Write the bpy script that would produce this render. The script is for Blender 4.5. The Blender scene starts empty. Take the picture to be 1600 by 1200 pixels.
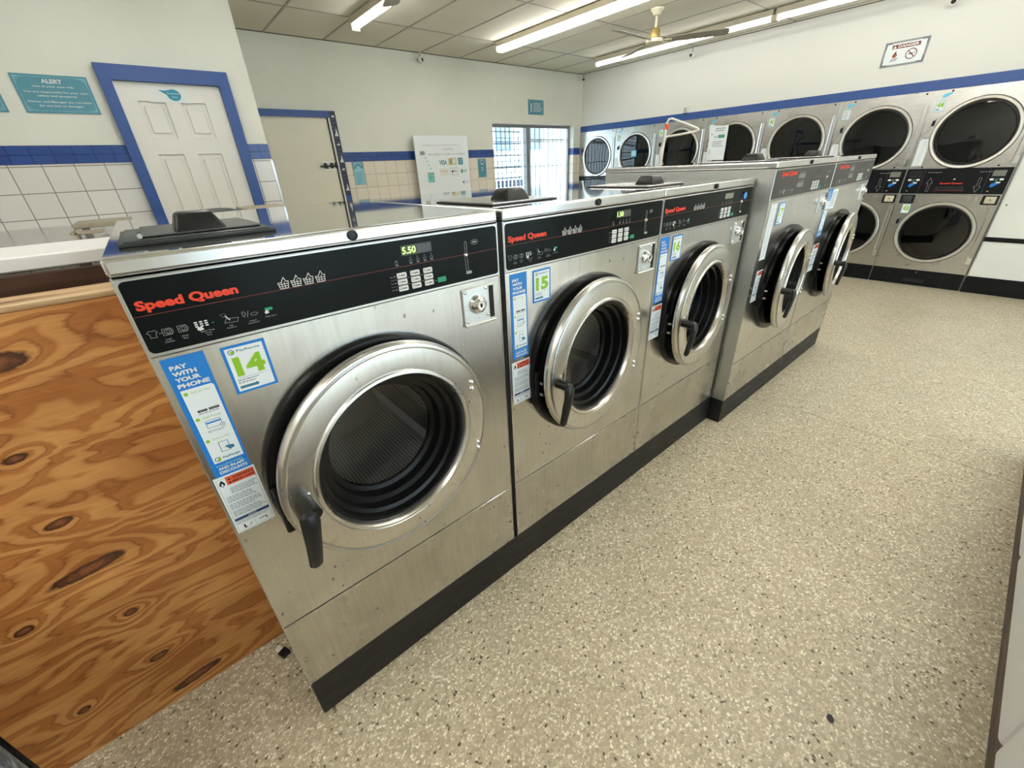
import bpy, bmesh, math, random
from mathutils import Vector, Matrix
random.seed(7)
SC = bpy.context.scene
COL = SC.collection
PI = math.pi

# ------------------------------------------------------------------ camera
cam_d = bpy.data.cameras.new('camera')
cam_d.sensor_width = 36.0
cam_d.lens = 14.3043
cam_d.shift_x = 0.00237
cam_d.shift_y = -0.0070
cam_d.clip_start = 0.02
cam = bpy.data.objects.new('camera', cam_d)
COL.objects.link(cam)
r0 = (0.76354287, -0.64419961, -0.04482343)
r1 = (-0.32614037, -0.32478913, -0.88777502)
r2 = (0.55734616, 0.69247302, -0.45808992)
M = Matrix(((r0[0], -r1[0], -r2[0], 0.07366), (r0[1], -r1[1], -r2[1], -0.87183),
            (r0[2], -r1[2], -r2[2], 1.43229), (0, 0, 0, 1)))
cam.matrix_world = M
SC.camera = cam

# ------------------------------------------------------------------ world, exposure
world = bpy.data.worlds.new('world')
SC.world = world
world.use_nodes = True
bg = world.node_tree.nodes['Background']
bg.inputs[0].default_value = (0.80, 0.92, 1.0, 1)
bg.inputs[1].default_value = 3.2
sun_d = bpy.data.lights.new('sun', 'SUN')
sun_d.energy = 4.0
sun_d.angle = math.radians(3)
sun_d.color = (1, 0.95, 0.86)
sun = bpy.data.objects.new('sun', sun_d)
COL.objects.link(sun)
sun.rotation_euler = (math.radians(38), 0, math.radians(10))
SC.view_settings.view_transform = 'Standard'
SC.view_settings.look = 'None'
SC.view_settings.gamma = 1
SC.view_settings.use_curve_mapping = False
SC.view_settings.exposure = 0.72
TUBE_STRENGTH = 13.0

# ------------------------------------------------------------------ materials
def srgb(r, g, b):
    f = lambda c: (c / 255 / 12.92) if c / 255 <= 0.04045 else ((c / 255 + 0.055) / 1.055) ** 2.4
    return (f(r), f(g), f(b), 1)

class NT:
    def __init__(s, name, rough=0.5, metal=0.0, col=None, spec=None):
        s.m = bpy.data.materials.new(name); s.m.use_nodes = True
        s.t = s.m.node_tree; s.b = s.t.nodes['Principled BSDF']
        s.b.inputs['Roughness'].default_value = rough
        s.b.inputs['Metallic'].default_value = metal
        if spec is not None: s.b.inputs['Specular IOR Level'].default_value = spec
        if col: s.b.inputs['Base Color'].default_value = col
    def n(s, typ, **kw):
        nd = s.t.nodes.new(typ)
        for k, v in kw.items():
            if k in ('operation', 'blend_type', 'data_type', 'feature', 'distance', 'wave_type', 'bands_direction', 'noise_dimensions', 'interpolation', 'clamp'):
                setattr(nd, k, v)
        return nd
    def l(s, a, b): s.t.links.new(a, b)
    def coord(s, scale=(1, 1, 1), loc=(0, 0, 0), rot=(0, 0, 0)):
        tc = s.n('ShaderNodeTexCoord'); mp = s.n('ShaderNodeMapping')
        mp.inputs['Scale'].default_value = scale; mp.inputs['Location'].default_value = loc
        mp.inputs['Rotation'].default_value = rot
        s.l(tc.outputs['Object'], mp.inputs[0]); return mp.outputs[0]
    def noise(s, vec, scale, detail=3, rough=0.5, dist=0.0):
        nd = s.n('ShaderNodeTexNoise'); nd.inputs['Scale'].default_value = scale
        nd.inputs['Detail'].default_value = detail; nd.inputs['Roughness'].default_value = rough
        nd.inputs['Distortion'].default_value = dist
        s.l(vec, nd.inputs['Vector']); return nd.outputs[0]
    def voro(s, vec, scale, feature='F1', rnd=1.0):
        nd = s.n('ShaderNodeTexVoronoi', feature=feature); nd.inputs['Scale'].default_value = scale
        nd.inputs['Randomness'].default_value = rnd
        s.l(vec, nd.inputs['Vector']); return nd
    def ramp(s, fac, stops, interp='LINEAR'):
        nd = s.n('ShaderNodeValToRGB'); cr = nd.color_ramp; cr.interpolation = interp
        while len(cr.elements) > 1: cr.elements.remove(cr.elements[-1])
        cr.elements[0].position = stops[0][0]; cr.elements[0].color = stops[0][1]
        for p, c in stops[1:]:
            e = cr.elements.new(p); e.color = c
        s.l(fac, nd.inputs[0]); return nd.outputs[0]
    def mix(s, fac, a, b, mode='MIX'):
        nd = s.n('ShaderNodeMix', data_type='RGBA', blend_type=mode)
        for i, v in ((0, fac), (6, a), (7, b)):
            if isinstance(v, (int, float)): nd.inputs[i].default_value = v
            elif isinstance(v, tuple): nd.inputs[i].default_value = v
            else: s.l(v, nd.inputs[i])
        return nd.outputs[2]
    def math(s, op, a, b=0.0, c=None):
        nd = s.n('ShaderNodeMath', operation=op)
        for i, v in enumerate((a, b) if c is None else (a, b, c)):
            if isinstance(v, (int, float)): nd.inputs[i].default_value = v
            else: s.l(v, nd.inputs[i])
        return nd.outputs[0]
    def color(s, v): s.l(v, s.b.inputs['Base Color'])
    def rough(s, v): s.l(v, s.b.inputs['Roughness'])
    def bump(s, h, strength=0.3, dist=0.002):
        nd = s.n('ShaderNodeBump'); nd.inputs['Strength'].default_value = strength
        nd.inputs['Distance'].default_value = dist
        s.l(h, nd.inputs['Height']); s.l(nd.outputs[0], s.b.inputs['Normal'])

G = lambda v: (v, v, v, 1)
MAT = {}
def plain(name, col, rough=0.5, metal=0.0, spec=None, emit=None, es=0.0):
    x = NT(name, rough, metal, col, spec)
    if emit:
        x.b.inputs['Emission Color'].default_value = emit
        x.b.inputs['Emission Strength'].default_value = es
    MAT[name] = x.m; return x.m

plain('chrome', G(0.75), 0.12, 1.0)
plain('chrome_dull', (0.55, 0.54, 0.52, 1), 0.3, 1.0)
plain('black_gap', G(0.008), 0.8)
plain('black_plastic', G(0.010), 0.34, spec=0.35)
plain('black_rubber', G(0.007), 0.25, spec=0.28)
plain('grey_plastic', srgb(60, 64, 64), 0.42, spec=0.3)
plain('grey_plastic_dark', srgb(40, 43, 43), 0.45, spec=0.3)
plain('red_print', srgb(232, 62, 30), 0.45)
plain('red_line', srgb(120, 42, 32), 0.45)
plain('white_print', srgb(222, 222, 218), 0.5)
plain('grey_print', srgb(150, 152, 150), 0.5)
plain('dim_print', srgb(92, 96, 98), 0.5)
plain('green_button', srgb(20, 150, 105), 0.4)
plain('display_off', srgb(62, 64, 62), 0.35)
plain('display_lcd', srgb(122, 122, 112), 0.35)
plain('display_lit', (0.035, 0.06, 0.01, 1), 0.4, emit=(0.10, 0.25, 0.02, 1), es=0.06)
plain('digit_lit', (0.6, 0.9, 0.3, 1), 0.4, emit=(0.62, 1.0, 0.25, 1), es=0.65)
plain('sticker_white', srgb(226, 232, 234), 0.4)
plain('sticker_blue', srgb(22, 122, 205), 0.4)
plain('sticker_navy', srgb(28, 58, 108), 0.4)
plain('sticker_green', srgb(138, 190, 28), 0.4)
plain('sticker_orange', srgb(226, 92, 50), 0.4)
plain('ink_black', srgb(28, 30, 34), 0.5)
plain('ink_grey', srgb(140, 146, 150), 0.5)
plain('teal_sign', srgb(78, 142, 160), 0.4)
plain('teal_dark', srgb(50, 118, 140), 0.4)
plain('teal_light', srgb(140, 196, 208), 0.4)
plain('teal_bright', srgb(20, 140, 165), 0.4)
plain('blue_paint', srgb(42, 78, 144), 0.4)
plain('navy_tape', srgb(28, 40, 68), 0.45)
plain('white_trim', srgb(222, 220, 212), 0.45)
plain('cream_door', srgb(222, 218, 200), 0.5)
plain('white_laminate', srgb(226, 226, 226), 0.35)
plain('black_base', srgb(12, 14, 18), 0.35, spec=0.25)
plain('ivory', srgb(222, 216, 190), 0.4)
plain('gold', srgb(190, 160, 100), 0.35, 0.6)
plain('fan_blade', srgb(150, 146, 134), 0.5)
plain('tape_clear', srgb(225, 228, 226), 0.15)
plain('tan_laminate', srgb(150, 142, 122), 0.5)
plain('orange_tag', srgb(232, 84, 50), 0.5)
plain('grid_white', srgb(205, 203, 194), 0.5)
plain('ceiling_bar', srgb(178, 176, 164), 0.5)
plain('grid_dark', srgb(84, 80, 72), 0.7)
plain('bar_paint', srgb(120, 132, 140), 0.5)
plain('frame_alu', srgb(140, 142, 140), 0.4, 0.5)
plain('tube', G(1), 0.5, emit=(1.0, 0.985, 0.955, 1), es=TUBE_STRENGTH)
plain('tube_slim', G(1), 0.5, emit=(1.0, 0.99, 0.97, 1), es=TUBE_STRENGTH * 0.85)
plain('fixture', srgb(200, 192, 172), 0.5)
plain('out_white', srgb(225, 232, 238), 0.8)
plain('out_blue', srgb(120, 170, 215), 0.8)
plain('out_dark', srgb(50, 64, 84), 0.7)
plain('out_yellow', srgb(225, 200, 140), 0.8)
plain('out_ground', srgb(200, 202, 200), 0.9)
plain('out_green', srgb(70, 110, 60), 0.9)
plain('gold_card', srgb(200, 185, 130), 0.5)
plain('cyan_sticker', srgb(96, 190, 225), 0.4)
plain('mint', srgb(120, 205, 195), 0.5)
plain('green_ink', srgb(70, 150, 110), 0.5)
plain('beige_panel', srgb(205, 196, 172), 0.5)
plain('screw', srgb(150, 145, 130), 0.35, 0.9)

def steel(name, base, rough, vert=True, spots=0.0, grime=0.25, rusty=0.0, fine=0.05):
    x = NT(name, rough, 1.0)
    v = x.coord((30, 30, 1.6) if vert else (1.6, 30, 30))
    streak = x.noise(v, 3.0, 4, 0.6)
    v2 = x.coord((1, 1, 1))
    cloud = x.noise(v2, 3.2, 5, 0.62, 0.6)
    c1 = x.ramp(cloud, [(0.30, tuple(b * (1 - grime) for b in base[:3]) + (1,)), (0.68, base)])
    c2 = x.mix(0.25, c1, x.ramp(streak, [(0.3, G(0.35)), (0.7, G(0.75))]), 'OVERLAY')
    if spots:
        vs = x.coord((1, 1, 0.55))
        vo = x.voro(vs, 62)
        msk = x.ramp(vo.outputs['Distance'], [(0.13, G(1)), (0.22, G(0))])
        pat = x.noise(v2, 4.5, 2, 0.5)
        sel = x.ramp(pat, [(0.50 - rusty * 0.04, G(0)), (0.60 - rusty * 0.04, G(1))])
        zt = x.n('ShaderNodeSeparateColor'); x.l(vo.outputs['Color'], zt.inputs[0])
        sel2 = x.math('GREATER_THAN', zt.outputs[0], 0.66)
        f = x.math('MULTIPLY', x.math('MULTIPLY', msk, sel), x.math('MULTIPLY', sel2, spots))
        c2 = x.mix(f, c2, srgb(86, 64, 42))
        x.l(x.math('SUBTRACT', 1.0, x.math('MULTIPLY', f, 0.8)), x.b.inputs['Metallic'])
    if rusty:
        rn = x.noise(v2, 9, 6, 0.7, 1.0)
        rf = x.math('MULTIPLY', x.ramp(rn, [(0.55, G(0)), (0.75, G(1))]), 0.35 * rusty)
        c2 = x.mix(rf, c2, srgb(126, 98, 66))
    x.color(c2)
    rr = x.noise(v2, 5, 4, 0.6)
    x.rough(x.math('ADD', x.math('MULTIPLY', rr, rough * 0.5), rough * 0.72))
    x.bump(streak, fine, 0.001) if fine > 0 else None
    MAT[name] = x.m
steel('steel_front', (0.65, 0.65, 0.63, 1), 0.25, True, 0.8, 0.20, 0, 0)
steel('steel_front_shaded', (0.585, 0.575, 0.54, 1), 0.28, True, 0.9, 0.22, 0, 0)  # darker copy of the front steel, dimmer low reflections put into its colour
steel('steel_top', (0.74, 0.74, 0.725, 1), 0.045, False, 0.0, 0.06, 0, 0)
steel('steel_lid_edge', (0.72, 0.715, 0.70, 1), 0.25, True, 0.0, 0.12, 0, 0)
steel('steel_side', (0.66, 0.68, 0.665, 1), 0.42, False, 0.0, 0.06, 0, 0)
steel('steel_door', (0.74, 0.73, 0.69, 1), 0.30, True, 1.0, 0.18, 0.8, 0)
steel('steel_dryer', (0.57, 0.565, 0.535, 1), 0.30, False, 0.0, 0.14, 0, 0)
steel('dryer_ring', (0.80, 0.78, 0.72, 1), 0.36, True, 0.0, 0.08, 0, 0)

x = NT('control_black', 0.22, 0.0, (0.0055, 0.0075, 0.0075, 1), 0.10); MAT['control_black'] = x.m
x = NT('control_charcoal', 0.34, 0.0, srgb(52, 52, 50), 0.3); MAT['control_charcoal'] = x.m

x = NT('drum_steel', 0.5, 0.6)
tc = x.n('ShaderNodeTexCoord'); sx = x.n('ShaderNodeSeparateXYZ'); x.l(tc.outputs['Object'], sx.inputs[0])
an = x.math('ARCTAN2', x.math('SUBTRACT', sx.outputs[2], 0.818), x.math('SUBTRACT', sx.outputs[0], 0.371))
pu = x.math('SUBTRACT', x.math('FRACT', x.math('MULTIPLY', an, 26.0)), 0.5)
pv = x.math('SUBTRACT', x.math('FRACT', x.math('MULTIPLY', sx.outputs[1], 92.0)), 0.5)
dd = x.math('ADD', x.math('MULTIPLY', pu, pu), x.math('MULTIPLY', pv, pv))
x.color(x.ramp(dd, [(0.06, G(0.05)), (0.09, (0.72, 0.71, 0.68, 1))])); MAT['drum_steel'] = x.m
plain('drum_back', (0.74, 0.73, 0.70, 1), 0.42, 0.6)

x = NT('washer_glass')
x.t.nodes.remove(x.b)
tr = x.n('ShaderNodeBsdfTransparent'); tr.inputs[0].default_value = (0.94, 0.95, 0.95, 1)
gl = x.n('ShaderNodeBsdfGlossy'); gl.inputs['Roughness'].default_value = 0.03
fr = x.n('ShaderNodeFresnel'); fr.inputs[0].default_value = 1.5
mx = x.n('ShaderNodeMixShader'); x.l(fr.outputs[0], mx.inputs[0]); x.l(tr.outputs[0], mx.inputs[1]); x.l(gl.outputs[0], mx.inputs[2])
x.l(mx.outputs[0], x.t.nodes['Material Output'].inputs[0]); MAT['washer_glass'] = x.m
x = NT('dryer_glass')
x.t.nodes.remove(x.b)
tr = x.n('ShaderNodeBsdfTransparent'); tr.inputs[0].default_value = (0.34, 0.35, 0.36, 1)
gl = x.n('ShaderNodeBsdfGlossy'); gl.inputs['Roughness'].default_value = 0.02
fr = x.n('ShaderNodeFresnel'); fr.inputs[0].default_value = 1.7
mx = x.n('ShaderNodeMixShader'); x.l(fr.outputs[0], mx.inputs[0]); x.l(tr.outputs[0], mx.inputs[1]); x.l(gl.outputs[0], mx.inputs[2])
x.l(mx.outputs[0], x.t.nodes['Material Output'].inputs[0]); MAT['dryer_glass'] = x.m
x = NT('window_glass')
x.t.nodes.remove(x.b)
tr = x.n('ShaderNodeBsdfTransparent'); tr.inputs[0].default_value = (0.9, 0.95, 0.97, 1)
gl = x.n('ShaderNodeBsdfGlossy'); gl.inputs['Roughness'].default_value = 0.02
mx = x.n('ShaderNodeMixShader'); mx.inputs[0].default_value = 0.05; x.l(tr.outputs[0], mx.inputs[1]); x.l(gl.outputs[0], mx.inputs[2])
x.l(mx.outputs[0], x.t.nodes['Material Output'].inputs[0]); MAT['window_glass'] = x.m

# terrazzo
x = NT('terrazzo', 0.38)
v = x.coord()
warp = x.noise(v, 60, 2)
wv = x.n('ShaderNodeVectorMath', operation='ADD')
wc = x.n('ShaderNodeVectorMath', operation='SCALE'); wc.inputs['Scale'].default_value = 0.006
wn = x.n('ShaderNodeTexNoise'); wn.inputs['Scale'].default_value = 70; x.l(v, wn.inputs['Vector'])
x.l(wn.outputs['Color'], wc.inputs[0]); x.l(v, wv.inputs[0]); x.l(wc.outputs[0], wv.inputs[1])
vo = x.voro(wv.outputs[0], 135)
ve = x.voro(wv.outputs[0], 135, 'DISTANCE_TO_EDGE')
sp = x.n('ShaderNodeSeparateColor'); x.l(vo.outputs['Color'], sp.inputs[0])
chip = x.ramp(sp.outputs[0], [(0.0, srgb(92, 82, 64)), (0.018, srgb(100, 92, 72)), (0.03, srgb(172, 160, 134)), (0.4, srgb(196, 184, 158)), (0.68, srgb(210, 199, 174)), (0.86, srgb(232, 222, 198)), (1.0, srgb(250, 244, 226))])
edge = x.ramp(ve.outputs['Distance'], [(0.03, G(0)), (0.12, G(1))])
c = x.mix(edge, srgb(182, 170, 144), chip)
v2 = x.voro(v, 70)
sp2 = x.n('ShaderNodeSeparateColor'); x.l(v2.outputs['Color'], sp2.inputs[0])
big = x.math('MULTIPLY', x.math('GREATER_THAN', sp2.outputs[1], 0.93), x.math('LESS_THAN', v2.outputs['Distance'], 0.24))
bigc = x.ramp(sp2.outputs[0], [(0, srgb(90, 78, 60)), (0.4, srgb(168, 150, 118)), (1, srgb(222, 214, 194))])
c = x.mix(x.math('MULTIPLY', big, 0.8), c, bigc)
cl = x.noise(v, 1.7, 4, 0.6)
c = x.mix(1.0, c, x.ramp(cl, [(0.3, G(0.86)), (0.7, G(1.0))]), 'MULTIPLY')
x.color(c)
x.rough(x.math('ADD', x.math('MULTIPLY', cl, 0.2), 0.30))
MAT['terrazzo'] = x.m

# painted plaster
def plaster(name, col, smudge=0.3):
    x = NT(name, 0.6); v = x.coord()
    n1 = x.noise(v, 1.6, 6, 0.62, 0.4)
    c = x.mix(x.math('MULTIPLY', x.ramp(n1, [(0.52, G(0)), (0.78, G(1))]), smudge), col, tuple(a * 0.72 for a in col[:3]) + (1,))
    n2 = x.noise(v, 22, 4, 0.7)
    sc = x.math('MULTIPLY', x.ramp(n2, [(0.69, G(0)), (0.74, G(1))]), smudge)
    c = x.mix(sc, c, srgb(120, 112, 100)); x.color(c)
    x.bump(x.noise(v, 70, 4, 0.6), 0.35, 0.002); MAT[name] = x.m
plaster('wall_white', srgb(222, 222, 211), 0.22)
plaster('wall_bright', srgb(222, 222, 216), 0.10)
plaster('cabinet_white', srgb(224, 223, 222), 0.08)

def tiles(name, w, h, ox, oz, colA, colB, mortar, msize=0.003, rough=0.22):
    x = NT(name, rough)
    tc = x.n('ShaderNodeTexCoord'); sx = x.n('ShaderNodeSeparateXYZ'); cx = x.n('ShaderNodeCombineXYZ')
    x.l(tc.outputs['Object'], sx.inputs[0])
    horiz = x.math('ADD', sx.outputs[0], sx.outputs[1]) if name.endswith('_side') else sx.outputs[0]
    x.l(x.math('SUBTRACT', horiz, ox), cx.inputs[0]); x.l(x.math('SUBTRACT', sx.outputs[2], oz), cx.inputs[1])
    br = x.n('ShaderNodeTexBrick'); br.offset = 0.0; br.squash = 1.0
    x.l(cx.outputs[0], br.inputs['Vector'])
    br.inputs['Color1'].default_value = colA; br.inputs['Color2'].default_value = colB
    br.inputs['Mortar'].default_value = mortar; br.inputs['Scale'].default_value = 1.0
    br.inputs['Mortar Size'].default_value = msize; br.inputs['Mortar Smooth'].default_value = 0.2
    br.inputs['Brick Width'].default_value = w; br.inputs['Row Height'].default_value = h
    x.color(br.outputs['Color'])
    x.bump(x.math('SUBTRACT', 1.0, br.outputs['Fac']), 0.5, 0.002)
    MAT[name] = x.m
tiles('tile_back', 0.152, 0.152, 2.755, 1.428, srgb(220, 212, 196), srgb(226, 218, 204), srgb(178, 166, 146))
tiles('tile_alert', 0.152, 0.152, -0.473, 1.415, srgb(214, 212, 206), srgb(220, 219, 214), srgb(140, 136, 128))
tiles('band_tile', 0.10, 0.0525, 2.755, 1.58, srgb(36, 70, 138), srgb(42, 78, 148), srgb(24, 52, 112), 0.003)

# ceiling tile
x = NT('ceiling_tile', 0.85)
v = x.coord()
n1 = x.noise(v, 140, 3, 0.7)
c = x.ramp(n1, [(0.3, srgb(196, 193, 178)), (0.6, srgb(226, 223, 208))])
n2 = x.noise(v, 0.9, 4, 0.6)
c = x.mix(x.ramp(n2, [(0.45, G(0)), (0.75, G(0.5))]), c, srgb(200, 190, 166))
x.color(c); x.bump(n1, 0.4, 0.002); MAT['ceiling_tile'] = x.m

# plywood with knots: grain along X, height Z
x = NT('plywood', 0.42)
tc = x.n('ShaderNodeTexCoord'); sx = x.n('ShaderNodeSeparateXYZ'); x.l(tc.outputs['Object'], sx.inputs[0])
X, Z = sx.outputs[0], sx.outputs[2]
KN = [(-0.31, 0.742, 0.026, 0.011, .14), (-0.305, 0.927, 0.020, 0.010, .10), (-0.320, 0.589, 0.072, 0.017, .10), (-0.305, 0.404, 0.014, 0.010, .10),
      (-0.468, 0.50, 0.018, 0.011, .11), (-0.312, 0.206, 0.022, 0.012, .12), (-0.49, 0.168, 0.014, 0.010, .09), (-0.27, 0.05, 0.065, 0.016, .09), (-0.25, 1.13, 0.05, 0.02, .10), (-0.75, 0.85, 0.03, 0.012, .1)]
v = x.coord((1.5, 1, 6.5))
base = x.noise(v, 1.25, 3, 0.5, 0.6)
h = x.math('ADD', x.math('MULTIPLY', Z, 7.0), x.math('MULTIPLY', base, 7.0))
kmask = None
for (kx, kz, kw, kh, sp_) in KN:
    dx = x.math('MULTIPLY', x.math('SUBTRACT', X, kx), 1.0 / kw)
    dz = x.math('MULTIPLY', x.math('SUBTRACT', x.math('SUBTRACT', Z, kz), x.math('MULTIPLY', x.math('SUBTRACT', X, kx), 0.12)), 1.0 / kh)
    d2 = x.math('ADD', x.math('MULTIPLY', dx, dx), x.math('MULTIPLY', dz, dz))
    infl = x.math('DIVIDE', 2.6, x.math('ADD', 1.0, x.math('MULTIPLY', d2, 0.13)))
    h = x.math('ADD', h, infl)
    kmask = d2 if kmask is None else x.math('MINIMUM', kmask, d2)
fine = x.noise(x.coord((9, 1, 180)), 1.0, 4, 0.6)
h = x.math('ADD', h, x.math('MULTIPLY', fine, 0.22))
f = x.math('FRACT', h)
c = x.ramp(f, [(0.0, srgb(184, 116, 58)), (0.12, srgb(218, 156, 90)), (0.45, srgb(226, 166, 98)), (0.56, srgb(214, 150, 84)), (0.64, srgb(192, 124, 62)), (0.9, srgb(196, 128, 66)), (1.0, srgb(162, 98, 44))])
c = x.mix(0.35, c, x.ramp(fine, [(0.35, G(0.36)), (0.65, G(0.62))]), 'OVERLAY')
cn = x.noise(x.coord((2, 1, 4)), 1.5, 3)
c = x.mix(1.0, c, x.ramp(cn, [(0.3, srgb(216, 200, 186)), (0.7, G(1))]), 'MULTIPLY')
kn = x.noise(x.coord(), 60, 3)
kd = x.math('ADD', kmask, x.math('MULTIPLY', x.math('SUBTRACT', kn, 0.5), 1.2))
c = x.mix(x.ramp(x.math('MULTIPLY', kd, 0.25), [(0.22, G(1)), (0.34, G(0))]), c, x.ramp(x.math('MULTIPLY', kd, 0.25), [(0.0, srgb(142, 86, 50)), (0.12, srgb(96, 54, 30)), (0.19, srgb(70, 38, 22)), (0.3, srgb(120, 70, 34))]))
x.color(c); x.rough(x.math('ADD', x.math('MULTIPLY', fine, 0.2), 0.3)); x.bump(fine, 0.12, 0.001)
MAT['plywood'] = x.m
x = NT('raw_wood', 0.6); f = x.noise(x.coord((3, 30, 120)), 1.0, 4, 0.6, 0.6)
x.color(x.ramp(f, [(0.3, srgb(112, 82, 54)), (0.5, srgb(184, 150, 108)), (0.7, srgb(214, 192, 158))])); MAT['raw_wood'] = x.m
x = NT('dark_wood', 0.6); f = x.noise(x.coord((4, 40, 40)), 1.0, 4, 0.6)
x.color(x.ramp(f, [(0.3, srgb(44, 24, 14)), (0.7, srgb(84, 52, 34))])); MAT['dark_wood'] = x.m
x = NT('plinth_black', 0.5); f = x.noise(x.coord((3, 3, 40)), 3.0, 5, 0.7)
x.color(x.ramp(f, [(0.45, srgb(20, 20, 21)), (0.62, srgb(26, 25, 24)), (0.72, srgb(62, 56, 46))])); x.rough(x.math('ADD', f, 0.05)); MAT['plinth_black'] = x.m
x = NT('base_wood', 0.55); f = x.noise(x.coord((5, 30, 60)), 1.0, 5, 0.6)
x.color(x.ramp(f, [(0.3, srgb(60, 48, 42)), (0.7, srgb(116, 98, 86))])); MAT['base_wood'] = x.m
x = NT('marbled_blue', 0.4); f = x.noise(x.coord(), 22, 4, 0.6, 2.2)
x.color(x.ramp(f, [(0.35, srgb(34, 56, 76)), (0.5, srgb(96, 124, 138)), (0.62, srgb(190, 202, 204))])); MAT['marbled_blue'] = x.m
x = NT('shelf_steel', 0.22, 1.0, (0.62, 0.62, 0.61, 1)); MAT['shelf_steel'] = x.m

# ------------------------------------------------------------------ mesh builder
_text_cache = {}
def text_mesh(s, bold):
    k = (s, bold)
    if k not in _text_cache:
        cu = bpy.data.curves.new('t', 'FONT'); cu.body = s; cu.size = 1; cu.offset = bold
        cu.resolution_u = 3; cu.align_x = 'LEFT'
        ob = bpy.data.objects.new('t', cu); COL.objects.link(ob)
        dg = bpy.context.evaluated_depsgraph_get()
        me = bpy.data.meshes.new_from_object(ob.evaluated_get(dg))
        vs = [tuple(v.co) for v in me.vertices]; fs = [tuple(p.vertices) for p in me.polygons]
        bpy.data.objects.remove(ob); bpy.data.curves.remove(cu); bpy.data.meshes.remove(me)
        _text_cache[k] = (vs, fs)
    return _text_cache[k]

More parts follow.
